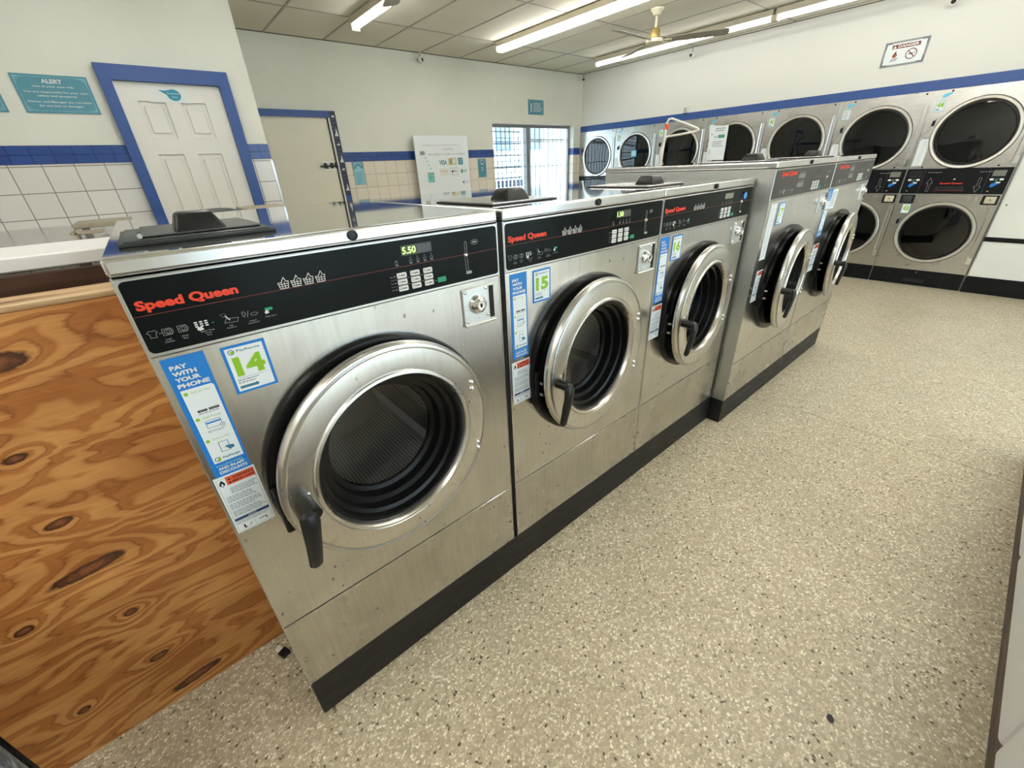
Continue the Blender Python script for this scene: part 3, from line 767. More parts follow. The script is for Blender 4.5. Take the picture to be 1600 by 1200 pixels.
    x0, x1, y0, y1 = (.022, .272, .115, .415)
    if num != 14: x0, x1, y0, y1 = (.05, .31, .10, .40)
    dm = 'grey_plastic' if num == 14 else 'steel_lid_edge'
    tk = .006 if num == 14 else .0035
    b.box(x0, x1, y0, y1, H2, H2 + tk, 'grey_plastic_dark' if num == 14 else 'black_plastic', .0015, 2)
    b.box(x0 + .008, x1 - .008, y0 + .008, y1 - .008, H2 + tk - .001, H2 + tk + .003, dm, .0015, 2)
    if num == 14:
        b.box(x0 + .035, x1 - .02, y0 + .03, y1 - .02, H2 + .010, H2 + .0135, 'grey_plastic', .002, 1)
        for i in range(2): b.cyl((x0 + .034, y0 + .02 + i * .045, H2 + .014), (x0 + .034, y0 + .045 + i * .045, H2 + .014), .004, 'chrome_dull' if i == 0 else 'black_plastic', 8)
    dsp = b.build('soap_dispenser', root, 'grey plastic soap dispenser cover' if num == 14 else 'steel soap dispenser cover')
    b = MB(); hx = (x0 + .085, x1 - .075); hy = y0 + .04
    def trap(xa, xb, xc, xd, y_, y2, z0, z1):
        v = [(xa, y_, z0), (xb, y_, z0), (xd, y_ + .012, z1), (xc, y_ + .012, z1), (xa, y2, z0), (xb, y2, z0), (xd, y2 - .02, z1), (xc, y2 - .02, z1)]
        return v
    bm = bmesh.new(); vv = [bm.verts.new(p) for p in trap(hx[0], hx[1], hx[0] + .012, hx[1] - .02, hy, hy + .085, H2 + (.010 if num == 14 else .005), H2 + (.046 if num == 14 else .038))]
    for f_ in ((0, 1, 2, 3), (5, 4, 7, 6), (0, 4, 5, 1), (3, 2, 6, 7), (0, 3, 7, 4), (1, 5, 6, 2)): bm.faces.new([vv[i] for i in f_])
    bmesh.ops.bevel(bm, geom=bm.edges[:], offset=.006, segments=3, profile=.5, affect='EDGES'); bm.verts.index_update()
    b.add([tuple(q.co) for q in bm.verts], [tuple(q.index for q in p.verts) for p in bm.faces], 'black_plastic', True); bm.free()
    b.build('dispenser_handle', dsp, 'black grip')
    # black surround on face + throat
    b = MB(); c_ = (CX - .003, 0, CZ + .001)
    b.lathe(c_, [(.289, -.0005), (.289, -.010), (.285, -.018), (.250, -.022), (.222, -.020), (.214, .02), (.212, .10)], 'black_rubber', 72)
    b.lathe(c_, [(.262, -.021), (.262, -.034), (.240, -.036), (.226, -.030)], 'black_rubber', 64)
    b.build('door_surround', root, 'black round door surround')
    b = MB(); b.lathe(c_, [(.212, .10), (.28, .12), (.28, .56)], 'drum_steel', 56); b.disc((c_[0], .56, c_[2]), .281, 'drum_back', 56)
    for i in range(3):
        a = math.radians(80 + 120 * i); u_ = Vector((math.cos(a), 0, math.sin(a))); t_ = Vector((-math.sin(a), 0, math.cos(a))); cc = Vector(c_)
        pts = []
        for yy in (.13, .56):
            for q in (cc + u_ * .279 - t_ * .05, cc + u_ * .279 + t_ * .05, cc + u_ * .215 + t_ * .012, cc + u_ * .215 - t_ * .012): pts.append((q.x, yy, q.z))
        b.add(pts, [(0, 1, 2, 3), (4, 7, 6, 5), (0, 4, 5, 1), (1, 5, 6, 2), (2, 6, 7, 3), (3, 7, 4, 0)], 'drum_back')
    for r_ in (.10, .19): b.lathe((c_[0], .56, c_[2]), [(r_, -.001), (r_ + .006, -.007), (r_ + .012, -.001)], 'drum_back', 48)
    b.build('drum', root, 'perforated steel drum')
    # door : pivot at hinge right, opened slightly
    ang = math.radians(4.0 if not big else 5.0); hx = CX + .285; d0 = .036 if not big else .052
    XF = Matrix.Translation((hx, -d0, CZ)) @ Matrix.Rotation(ang, 4, 'Z')
    cxl = -.285
    R = .2795 if not big else .272; RI = .204 if not big else .195
    b = MB(); b.xf = XF
    b.lathe((cxl, 0, 0), [(RI - .006, .014), (RI - .004, -.002), (RI, -.007), (RI + .006, -.006), (RI + .010, -.001), (RI + .012, -.0035), (R - .016, -.0035), (R - .006, -.001), (R - .001, .006), (R, .014), (R - .002, .022), (R - .01, .026), (RI, .024)], 'steel_door', 96)
    # bright rolled outer edge
    b.lathe((cxl, 0, 0), [(R - .0155, -.0042), (R - .0125, -.0052), (R - .0095, -.004)], 'chrome_dull', 96)
    door = b.build('door', root, 'round stainless door ring')
    b = MB(); b.xf = XF
    b.lathe((cxl, 0, 0), [(RI - .004, .010), (RI - .014, .012), (RI - .016, .03), (RI - .026, .034), (RI - .030, .058), (RI - .044, .062), (RI - .048, .086), (RI - .060, .09), (RI - .062, .10)], 'black_rubber', 72)
    b.lathe((cxl, 0, 0), [(R - .012, .024), (R - .02, .034), (RI + .005, .036), (RI - .01, .034)], 'black_rubber', 64)
    b.build('door_seal', door, 'stepped black inner seal')
    b = MB(); b.xf = XF
    b.lathe((cxl, 0, 0), [(RI - .060, .094), (.10, .106), (.05, .111), (.0002, .1125)], 'washer_glass', 56)
    b.build('door_glass', door)
    for zz in (.101, .081, -.098, -.118):
        b = MB(); b.xf = XF
        b.lathe((-.0535 + (.002 if zz < 0 else 0) + .0, -.0035, zz), [(.0072, 0), (.006, -.004), (.003, -.0062), (.0002, -.0068)], 'chrome', 12)
        b.build('rivet', door)
    for xx, zz in ((cxl - .226, .012), (cxl - .249, -.008)):
        b = MB(); b.xf = XF
        b.lathe((xx, -.0035, zz + .002), [(.0035, 0), (.003, -.002), (.0002, -.003)], 'chrome', 10)
        b.build('rivet', door)
    b = MB(); b.xf = XF
    hz = .0 if not big else .0
    x_ = cxl - .236
    b.tube([(x_ - .002, .0, -.006), (x_ - .001, -.030, -.006), (x_, -.048, -.008)], .0165, 'black_plastic', .0165, 16)
    x_ -= .016
    pts = [(x_ + .002, -.050, .010), (x_ + .003, -.056, .004), (x_ + .002, -.060, -.012), (x_ - .002, -.060, -.04), (x_ - .005, -.056, -.07), (x_ - .009, -.053, -.10), (x_ - .013, -.050, -.128), (x_ - .014, -.049, -.136)]
    b.tube(pts, [.011, .018, .0195, .018, .0165, .0155, .014, .007], 'black_plastic', [.006, .010, .013, .011, .012, .010, .010, .005], 16, up=(0, 1, 0))
    b.build('door_handle', door, 'black lever handle')
    for zz in (-.01, -.05):
        b = MB(); b.cyl((CX - .272, -.032, CZ + zz), (CX - .272, -.045, CZ + zz), .005, 'chrome_dull', 8); b.build('latch_bolt', root)
    b = MB(); b.box(CX - .285, CX - .255, -.03, -.001, CZ - .10, CZ + .03, 'black_rubber', .005)
    b.build('latch_block', root, 'black latch block behind the door edge')
    # lock plate
    b = MB(); zo2 = PB - 1.174; kx0 = W - .131
    b.box(kx0, kx0 + .106, -.004, .001, 1.057 + zo2, 1.158 + zo2, 'chrome_dull', .002, 1)
    b.box(kx0 + .003, kx0 + .082, -.0052, -.003, 1.061 + zo2, 1.155 + zo2, 'steel_side')
    b.box(kx0 + .088, kx0 + .101, -.0058, -.003, 1.066 + zo2, 1.153 + zo2, 'black_gap')
    b.box(kx0 + .002, kx0 + .104, -.012, -.002, 1.056 + zo2, 1.062 + zo2, 'chrome_dull', .002, 1)
    pl = b.build('lock_plate', root, 'coin box plate with barrel lock')
    b = MB()
    cc = (kx0 + .046, -.005, 1.113 + zo2)
    b.lathe(cc, [(.026, 0), (.025, -.006), (.022, -.012), (.0155, -.0155), (.0150, -.020), (.013, -.021), (.011, -.019), (.0001, -.019)], 'chrome', 28)
    b.circ(cc[0], cc[2], .004, -.0243, 'ink_black', 10, .006); b.rect(cc[0] - .0008, cc[0] + .0008, cc[2] - .007, cc[2], -.0245, 'ink_black')
    b.build('barrel_lock', pl, 'chrome barrel lock')
    for q in ((kx0 + .010, 1.150), (kx0 + .076, 1.150), (kx0 + .078, 1.078), (kx0 + .012, 1.070)):
        b = MB(); b.lathe((q[0], -.005, q[1] + zo2), [(.0048, 0), (.004, -.003), (.0002, -.0045)], 'chrome', 10); b.build('plate_rivet', pl)
    b = MB()
    b.rect(cc[0] - .008, cc[0] + .010, 1.0695 + zo2, 1.0785 + zo2, -.0056, 'sticker_white', .0004); b.text('100', cc[0] - .005, cc[0] + .007, 1.0712 + zo2, 1.0766 + zo2, -.0059, 'ink_grey')
    b.build('plate_label', pl)
    # stickers ---------------------------------------------------
    ys = -.0011; yp = ys - .0004; S_ = PB - 1.174
    def pay_strip(x0, z0, dx=.063, dz=.259):
        b = MB(); fx = lambda t: x0 + t * dx; fz = lambda t: z0 + t * dz
        b.rect(fx(0), fx(1), fz(0), fz(1), ys, 'sticker_blue', .0007)
        b.poly([(fx(.13), fz(.125)), (fx(.93), fz(.125)), (fx(.93), fz(.745)), (fx(.88), fz(.758)), (fx(.13), fz(.758))], yp + .0002, 'sticker_white')
        for i, t in enumerate(('PAY', 'WITH', 'YOUR', 'PHONE')):
            w_ = (.40, .56, .60, .76)[i]; zt = .945 - i * .046
            b.text(t, fx(.13), fx(.13 + w_), fz(zt - .032), fz(zt), yp, 'white_print', .045)
        b.scrib(fx(.30), fx(.85), fz(.545), fz(.56), 1, yp, 'ink_grey')
        for j, (zt, tx) in enumerate(((.725, 'Get the App'), (.515, 'Add Funds'), (.325, 'Click to Pay!'))):
            b.circ(fx(.22), fz(zt), dx * .055, yp, 'sticker_green', 12); b.text(tx, fx(.34), fx(.80), fz(zt - .008), fz(zt + .010), yp, 'sticker_green')
        b.rect(fx(.30), fx(.54), fz(.565), fz(.583), yp, 'ink_black', 0, .0008); b.rect(fx(.58), fx(.84), fz(.565), fz(.583), yp, 'ink_black', 0, .0008)
        b.text('App Store', fx(.34), fx(.51), fz(.570), fz(.578), yp - .0001, 'white_print'); b.text('Google Play', fx(.61), fx(.81), fz(.570), fz(.578), yp - .0001, 'white_print')
        b.frame(fx(.36), fx(.74), fz(.425), fz(.485), .0009, yp, 'teal_dark'); b.rect(fx(.36), fx(.74), fz(.460), fz(.473), yp, 'sticker_blue')
        b.circ(fx(.74), fz(.428), .004, yp - .0001, 'sticker_white', 12); b.circ(fx(.74), fz(.428), .004, yp - .0002, 'teal_dark', 12, w=.0009); b.line([(fx(.74) - .002, fz(.428)), (fx(.74) + .002, fz(.428))], .0009, yp - .0002, 'teal_dark'); b.line([(fx(.74), fz(.428) - .002), (fx(.74), fz(.428) + .002)], .0009, yp - .0002, 'teal_dark')
        b.scrib(fx(.32), fx(.80), fz(.385), fz(.408), 2, yp, 'ink_grey')
        b.frame(fx(.44), fx(.68), fz(.205), fz(.290), .0011, yp, 'teal_dark'); b.poly([(fx(.56), fz(.262)), (fx(.64), fz(.245)), (fx(.78), fz(.240)), (fx(.80), fz(.215)), (fx(.66), fz(.208)), (fx(.60), fz(.230)), (fx(.54), fz(.236)), (fx(.62), fz(.245))], yp - .0001, 'teal_dark')
        b.circ(fx(.26), fz(.155), dx * .075, yp, 'teal_dark', 14, w=.0014); b.circ(fx(.29), fz(.153), dx * .05, yp - .0001, 'sticker_green', 12)
        b.text('PayRange', fx(.40), fx(.86), fz(.143), fz(.166), yp, 'teal_dark', .03)
        b.text('EXCLUSIVE OFFERS', fx(.14), fx(.86), fz(.088), fz(.104), yp, 'teal_light', .02)
        b.text('AND IN-APP', fx(.16), fx(.88), fz(.056), fz(.080), yp, 'white_print', .04); b.text('DISCOUNTS', fx(.16), fx(.92), fz(.020), fz(.046), yp, 'white_print', .04)
        return b.build('payment_sticker', root, 'tall blue and white pay with your phone sticker')
    def number_sticker(x0, z0, n, dx=.073, dz=.097, blank=False):
        b = MB(); fx = lambda t: x0 + t * dx; fz = lambda t: z0 + t * dz
        b.rect(fx(0), fx(1), fz(0), fz(1), ys, 'sticker_white' if blank else 'sticker_blue', .0007)
        b.rect(fx(.07), fx(.93), fz(.05), fz(.95), yp + .0001, 'sticker_white')
        if blank:
            b.scrib(fx(.12), fx(.9), fz(.1), fz(.9), 12, yp, 'ink_grey')
        else:
            b.circ(fx(.20), fz(.87), .0045, yp, 'teal_dark', 12, w=.0014); b.circ(fx(.215), fz(.865), .0028, yp - .0001, 'sticker_green', 10); b.text('PayRange', fx(.32), fx(.85), fz(.84), fz(.90), yp, 'teal_dark', .02)
            b.text(str(n), fx(.16), fx(.86), fz(.36), fz(.76), yp, 'sticker_green', .05)
            b.line([(fx(.12), fz(.32)), (fx(.88), fz(.32))], .0006, yp, 'ink_grey'); b.scrib(fx(.12), fx(.62), fz(.2), fz(.30), 2, yp, 'ink_grey', seed=n)
            b.rect(fx(.12), fx(.5), fz(.10), fz(.155), yp, 'teal_dark'); b.poly([(fx(.5), fz(.08)), (fx(.58), fz(.128)), (fx(.5), fz(.175))], yp, 'teal_dark')
        return b.build('number_sticker', root, ('white notice sticker' if blank else 'white and blue sticker with green number %d' % n))
    def warn_sticker(x0, z0, dx=.073, dz=.148):
        b = MB(); fx = lambda t: x0 + t * dx; fz = lambda t: z0 + t * dz
        b.rect(fx(0), fx(1), fz(0), fz(1), ys - .0003, 'sticker_white', .0009); yq = yp - .0004
        b.frame(fx(.05), fx(.95), fz(.03), fz(.97), .0006, yq, 'ink_grey')
        b.rect(fx(.26), fx(.96), fz(.84), fz(.975), yq, 'sticker_orange')
        b.text('WARNING', fx(.42), fx(.92), fz(.912), fz(.955), yq - .0001, 'ink_black', .03); b.text('MISE EN GARDE', fx(.40), fx(.94), fz(.855), fz(.895), yq - .0001, 'ink_black', .03)
        for zt in (.935, .875): b.poly([(fx(.30), fz(zt - .02)), (fx(.38), fz(zt - .02)), (fx(.34), fz(zt + .02))], yq - .0001, 'ink_black')
        b.poly([(fx(.08), fz(.87)), (fx(.15), fz(.835)), (fx(.22), fz(.87)), (fx(.21), fz(.90)), (fx(.16), fz(.95)), (fx(.10), fz(.91))], yq, 'ink_black'); b.poly([(fx(.12), fz(.865)), (fx(.15), fz(.845)), (fx(.18), fz(.865)), (fx(.15), fz(.90))], yq - .0001, 'sticker_white')
        for i in range(4): b.scrib(fx(.10 if i else .27), fx(.93), fz(.68 - i * .13), fz(.79 - i * .13), 4, yq, 'ink_grey', .5, i + num)
        b.rect(fx(.06), fx(.95), fz(.215), fz(.262), yq, 'sticker_navy'); b.text('NOTICE', fx(.40), fx(.62), fz(.222), fz(.254), yq - .0001, 'white_print')
        b.scrib(fx(.08), fx(.93), fz(.15), fz(.205), 2, yq, 'ink_grey'); b.line([(fx(.5), fz(.03)), (fx(.5), fz(.14))], .0005, yq, 'ink_grey')
        b.line([(fx(.22), fz(.11)), (fx(.22), fz(.06)), (fx(.26), fz(.055))], .003, yq, 'ink_black'); b.line([(fx(.34), fz(.06)), (fx(.42), fz(.10))], .0012, yq, 'ink_black')
        b.line([(fx(.62), fz(.09)), (fx(.80), fz(.10)), (fx(.80), fz(.06))], .0018, yq, 'ink_black')
        return b.build('warning_sticker', root, 'white sticker with orange warning heading')
    if not big:
        o_ = {14: 0, 15: .006, 16: .002}[num]
        pay_strip(.0125 + o_, .907); number_sticker(.0995 + o_, 1.065, num); warn_sticker(.0065 + o_, .759 if num == 14 else .748)
    elif num == 17:
        b = MB(); b.rect(.045, .112, .955, 1.218, ys, 'sticker_white', .0007)
        for i in range(10):
            zz = .972 + i * .025; b.frame(.058, .098, zz, zz + .017, .0014, yp, 'ink_grey'); b.circ(.078, zz + .0085, .005, yp, 'ink_grey', 10, w=.0012)
        b.build('instruction_sticker', root, 'tall white sticker with a column of symbols')
        number_sticker(.143, 1.112, 17, .08, .105); warn_sticker(.055, .735, .082, .165)
    else:
        pay_strip(.008, .962, .085, .27); number_sticker(.095, 1.116, 18, .095, .108, True); warn_sticker(.018, .745, .10, .17)
    return root

W1 = .759; X15 = .7741; X16 = 1.5331; X17 = 2.319; X18 = 3.1805; Y2 = -.0716
washer(14, 0, 0, W1, 'front-load washer nearest the camera, green number 14, display reading 5.50')
washer(15, X15, 0, W1, 'front-load washer with green number 15, between numbers 14 and 16')
washer(16, X16, 0, W1, 'front-load washer with green number 16 and round blue sticker over its coin slot')
washer(17, X17, Y2, .8605, 'taller front-load washer with column of symbols sticker, beside number 16', True)
washer(18, X18, Y2, .8405, 'taller front-load washer at far end of the row, with phone payment strip', True)
b = MB(); b.box(0.001, 2.318, .0015, .97, 0, .1615, 'plinth_black', .003, 1)
tag(b.build('machine_plinth'), 'long low black plinth under the three nearer washers', 'plinth')
b = MB(); b.box(2.3195, 4.02, -.070, .90, 0, .1525, 'plinth_black', .003, 1)
tag(b.build('machine_plinth'), 'black plinth under the two taller washers, standing slightly forward', 'plinth')

# ================================================================== DRYERS
def dryer(i, y_left, label):
    W = .7872; root = thing('stacked_dryer', label, 'tumble dryer', (FACE, y_left, 0), -PI / 2, 'stacked tumble dryers along the right wall')
    # local x to the right, y into wall, faces -y
    def face(b, z0, z1, cz, r): front_with_hole(b, .003, W - .003, z0, z1, .402, cz, r, 0, 'steel_dryer', 48)
    b = MB(); face(b, 1.216, 1.924, 1.525, .27); face(b, .174, .970, .575, .27)
    for a, z in ((.002, 0), (W - .006, 0)): b.box(a, a + .004, -.003, .012, .0, 1.924, 'chrome_dull')
    b.build('cabinet', root)
    for nm, cz, zt, zb in (('upper', 1.525, 1.790, 1.264), ('lower', .575, .831, .305)):
        b = MB()
        xr = W - .03; arc = []; ht, hb = zt - cz, zb - cz
        at, ab = math.asin(ht / .311), math.asin(hb / .311)
        for q in range(25):
            t_ = at + (ab - at) * q / 24; arc.append((.402 + .311 * math.cos(t_), cz + .311 * math.sin(t_)))
        for q in range(24):
            (xa, za), (xb, zb_) = arc[q], arc[q + 1]
            b.box(0, 0, 0, 0, 0, 0, 'steel_dryer') if 0 else b.poly([(xb, zb_), (xr, zb_), (xr, za), (xa, za)], -.006, 'steel_dryer', .0055)
        b.lathe((.402, 0, cz), [(.318, -.0005), (.318, -.008), (.314, -.014)], 'black_plastic', 64)
        b.lathe((.402, 0, cz), [(.3135, -.006), (.3125, -.018), (.307, -.023), (.290, -.022), (.284, -.016), (.280, -.004), (.28, .02)], 'dryer_ring', 72)
        d = b.build('door', root, '%s round steel-rimmed door' % nm)
        b = MB(); b.lathe((.402, 0, cz), [(.280, -.003), (.272, -.006), (.262, -.004)], 'black_rubber', 64); b.lathe((.402, 0, cz), [(.263, -.004), (.15, -.007), (.0002, -.009)], 'dryer_glass', 64)
        b.build('door_glass', d)
        b = MB(); b.box(W - .045, W - .012, -.014, -.001, zb - .01, zt + .012, 'chrome_dull', .003, 1); b.cyl((W - .042, -.012, zb), (W - .042, -.012, zt), .006, 'chrome', 10)
        b.box(W - .05, W - .01, -.017, -.012, zb - .02, zb + .05, 'chrome', .002, 1); b.build('hinge', d)
        if not (i == 2 and nm == 'upper'):
            b = MB(); b.box(.062, .084, -.020, -.001, cz + .085, cz + .135, 'black_plastic', .004); b.box(.040, .058, -.012, -.001, cz + .08, cz + .11, 'chrome_dull', .002, 1); b.line([(.075, cz + .13), (.09, cz + .145)], .006, -.021, 'black_plastic')
            b.build('door_catch', root, 'small black door catch')
        b = MB(); b.lathe((.402, .01, cz), [(.262, 0), (.30, .02), (.33, .02), (.33, .6)], 'drum_back' if 0 else 'grey_plastic_dark', 40); b.disc((.402, .6, cz), .33, 'grey_plastic_dark', 40)
        b.build('drum', root, 'dark drum')
    b = MB(); b.rect(.004, W - .006, .972, 1.213, -.006, 'black_base', .008)
    cp = b.build('control_panel', root)
    y = -.0064
    b = MB(); b.rect(.30, .44, 1.064, 1.078, y, 'red_print') if 0 else b.text('Speed Queen', .300, .470, 1.062, 1.080, y, 'red_print', .03)
    b.frame(.285, .485, 1.015, 1.035, .0025, y, 'dim_print'); b.rect(.275, .50, 1.000, 1.004, y, 'red_line'); b.lathe((.397, y, 1.111), [(.008, 0), (.007, -.005), (.0002, -.007)], 'chrome', 12)
    b.build('logo', cp)
    b = MB()
    b.line([(.208, .992), (.208, 1.072), (.192, 1.072), (.216, 1.126), (.240, 1.072), (.226, 1.072), (.226, .992)], .0025, y, 'grey_print', True)
    b.line([(.575, 1.122), (.575, 1.042), (.559, 1.042), (.583, .988), (.607, 1.042), (.593, 1.042), (.593, 1.122)], .0025, y, 'grey_print', True)
    for a in (.175, .560):
        for k in range(6): b.rect(a + k * .019, a + k * .019 + .012, 1.174, 1.180, y, 'grey_print')
    b.line([(.15, .98), (.15, 1.205)], .0018, y, 'dim_print'); b.line([(.63, .98), (.63, 1.205)], .0018, y, 'dim_print')
    b.build('arrow_marks', cp, 'outlined up and down arrows')
    for a in (.040, .655):
        b = MB(); b.rect(a, a + .088, 1.137, 1.189, y - .001, 'display_lcd' if a > .5 else 'black_plastic', .001); b.frame(a, a + .088, 1.137, 1.189, .002, y - .0013, 'dim_print')
        b.rect(a - .005, a + .022, 1.098, 1.116, y - .002, 'white_print', .002, .004); b.rect(a + .062, a + .09, 1.098, 1.116, y - .002, 'white_print', .002, .004)
        b.rect(a + .030, a + .052, 1.104, 1.116, y - .001, 'dim_print', .001, .003); b.rect(a + .03, a + .052, 1.090, 1.099, y - .001, 'green_button', .001, .003)
        b.poly([(a + .012, 1.040), (a + .03, 1.035), (a + .06, 1.062), (a + .075, 1.080), (a + .045, 1.082), (a + .015, 1.066)], y, 'sticker_blue'); b.poly([(a + .045, 1.072), (a + .075, 1.072), (a + .075, 1.085), (a + .045, 1.085)], y - .0002, 'white_print')
        b.rect(a + .008, a + .022, .994, 1.003, y, 'grey_print')
        b.build('keypad', cp, 'display window with white buttons')
    for a in (.026, .656):
        b = MB(); b.box(a, a + .118, -.010, -.0005, .872, .960, 'black_plastic', .004, 1); b.box(a + .022, a + .100, -.014, -.008, .886, .950, 'grey_plastic' if a < .3 else 'beige_panel', .006, 2); b.cyl((a + .061, -.018, .92), (a + .061, -.012, .92), .006, 'ink_black', 10)
        b.build('coin_box', root, 'coin box with black frame')
    b = MB(); b.rect(.003, W - .003, .004, .172, -.004, 'black_base', .008)
    for a in (.165, .63): b.line([(a, .012), (a, .165)], .0022, -.0045, 'grey_plastic')
    b.frame(.31, .48, .055, .068, .002, -.0045, 'dim_print'); b.line([(.30, .045), (.49, .045)], .002, -.0045, 'dim_print'); b.lathe((.398, -.004, .150), [(.007, 0), (.006, -.004), (.0002, -.006)], 'chrome', 12)
    for a in (.03, .13, .67, .76): b.circ(a, .14, .003, -.0046, 'grey_plastic', 8); b.circ(a, .04, .003, -.0046, 'grey_plastic', 8)
    b.build('base_panel', root, 'black kick panel')
    # stickers
    if i not in (6,):
        b = MB()
        b.poly([(.062, 1.862), (.085, 1.855), (.125, 1.878), (.142, 1.893), (.10, 1.893), (.07, 1.882)], -.0015, 'cyan_sticker', .001); b.build('leaf_sticker', root, 'small cyan leaf-shaped sticker')
        b = MB(); b.rect(.038, .112, 1.738, 1.838, -.0016, 'teal_light', .001); b.rect(.043, .107, 1.744, 1.832, -.0020, 'sticker_white')
        if i == 1: b.scrib(.048, .102, 1.75, 1.826, 6, -.0022, 'ink_grey')
        else: b.text(str(44 - 2 * i) if i else '44', .049, .100, 1.770, 1.822, -.0022, 'sticker_green', .04); b.rect(.049, .075, 1.752, 1.760, -.0022, 'teal_dark')
        b.build('number_sticker', root)
        b = MB(); b.rect(.066, .136, .770, .866, -.0016, 'teal_light', .001); b.rect(.070, .132, .775, .861, -.0020, 'sticker_white'); b.text(str(43 - 2 * i), .076, .126, .797, .850, -.0022, 'sticker_green', .04); b.build('number_sticker', root)
        b = MB(); b.poly([(.018, 1.242), (.098, 1.242), (.098, 1.44), (.094, 1.485), (.075, 1.497), (.03, 1.497), (.018, 1.48)], -.0016, 'sticker_white', .001)
        for k in range(8): b.circ(.058, 1.262 + k * .029, .012, -.0020, 'ink_grey', 10, w=.0014)
        b.build('care_sticker', root, 'tall white sticker with symbols')
    for a, z in ((.13, 1.908), (W - .06, 1.905), (.11, 1.228), (W - .12, 1.232)):
        b = MB(); b.lathe((a, -.0005, z), [(.009, 0), (.007, -.004), (.0002, -.005)], 'black_plastic', 12); b.build('screw', root)
    if i in (5, 3):
        b = MB(); xx, zz = ((.48, 1.54) if i == 5 else (.285, 1.54)); xx = .40 if i == 5 else .285
        b.rect(xx - .05, xx + .045, 1.49, 1.585, -.0125, 'cyan_sticker', .001); b.scrib(xx - .04, xx + .035, 1.51, 1.57, 3, -.0128, 'white_print', .5); b.build('glass_sticker', root, 'square light blue sticker on the upper glass')
    if i == 3:
        b = MB(); b.poly([(.088, 1.39), (.345 - .010, 1.385), (.332, 1.80), (.075, 1.82)], -.037, 'sticker_white', .008)
        y_ = -.0376
        b.scrib(.16, .30, 1.74, 1.79, 2, y_, 'ink_grey', .5); b.rect(.21, .30, 1.66, 1.70, y_, 'green_ink'); b.text('VISA', .15, .20, 1.66, 1.69, y_, 'teal_dark'); b.scrib(.14, .30, 1.55, 1.63, 3, y_, 'ink_grey', .4, 5)
        b.rect(.11, .125, 1.70, 1.72, y_, 'ink_grey'); b.rect(.11, .125, 1.46, 1.52, y_, 'mint')
        b.build('payment_notice', root, 'white payment notice board leaning on the upper door')
    return root
DL = ['stacked tumble dryer at the right end of the wall, beside the white panel', 'second stacked tumble dryer from the right, below the danger sign, white label on it',
      'third stacked tumble dryer from the right, seen above the far end of the washer row', 'stacked dryer partly covered by a white payment notice board',
      'stacked dryer behind the white pole rack of the laundry cart', 'stacked dryer second from the window corner, with small blue square on its glass',
      'stacked dryer in the corner beside the barred window']
for i in range(7): dryer(i, .1425 + .7878 * i, DL[i])
b = MB(); b.box(FACE + .002, XD, 4.8698, YB - .002, 0, 1.925, 'black_base'); struct('trim_4', b, 'dark filler strip between last dryer and corner')

# ================================================================== CEILING LIGHTS, FANS, CAMERAS
def fixture(name, x, y0, y1, label, halves, offs):
    root = thing(name, label, 'ceiling light', (x, (y0 + y1) / 2, ZC - .006), 0, 'fluorescent tube lights on the ceiling')
    L = (y1 - y0) / 2
    b = MB(); b.box(-.055, .055, -L, L, -.055, .0, 'fixture', .004, 1); h = b.build('housing', root)
    for ox in offs:
        for a, c in halves:
            b = MB(); b.cyl((ox, -L + .03 + a * (2 * L - .06), -.082), (ox, -L + .03 + c * (2 * L - .06), -.082), .019 if len(offs) > 1 else .015, 'tube' if len(offs) > 1 else 'tube_slim', 16)
            b.build('fluorescent_tube', root)
    for sy in (-1, 1):
        b = MB(); b.box(-.045, .045, sy * L - .016, sy * L + .016, -.105, -.05, 'fixture', .005, 1); b.build('end_socket', root)
fixture('fluorescent_light', 4.07, 1.54, 3.98, 'long bright fluorescent light left of the ceiling fan', [(0, 1)], (-.035, .035))
fixture('fluorescent_light', 5.90, 1.56, 3.95, 'fluorescent light behind the ceiling fan, parallel to the dryer wall', [(0, 1)], (0,))
fixture('fluorescent_light', 5.90, -.86, 1.53, 'fluorescent light nearer the danger sign, in line with the one behind the fan', [(0, 1)], (0,))
fixture('fluorescent_light', 2.26, 2.85, 3.98, 'short fluorescent light near the back wall above the plain door', [(0, 1)], (0,))
for x, y0, y1 in ((4.07, -1.0, 1.44), (2.26, -1.6, .84), (.5, .2, 2.64), (2.26, -4.0, -1.75), (4.07, -3.6, -1.16), (-1.1, -1.9, .54), (-1.9, -1.9, .54)):  # extra lights added out of view to brighten the room
    fixture('fluorescent_light', x, y0, y1, 'added unseen fluorescent ceiling light, brightening the room from out of the picture', [(0, 1)], (-.035, .035))

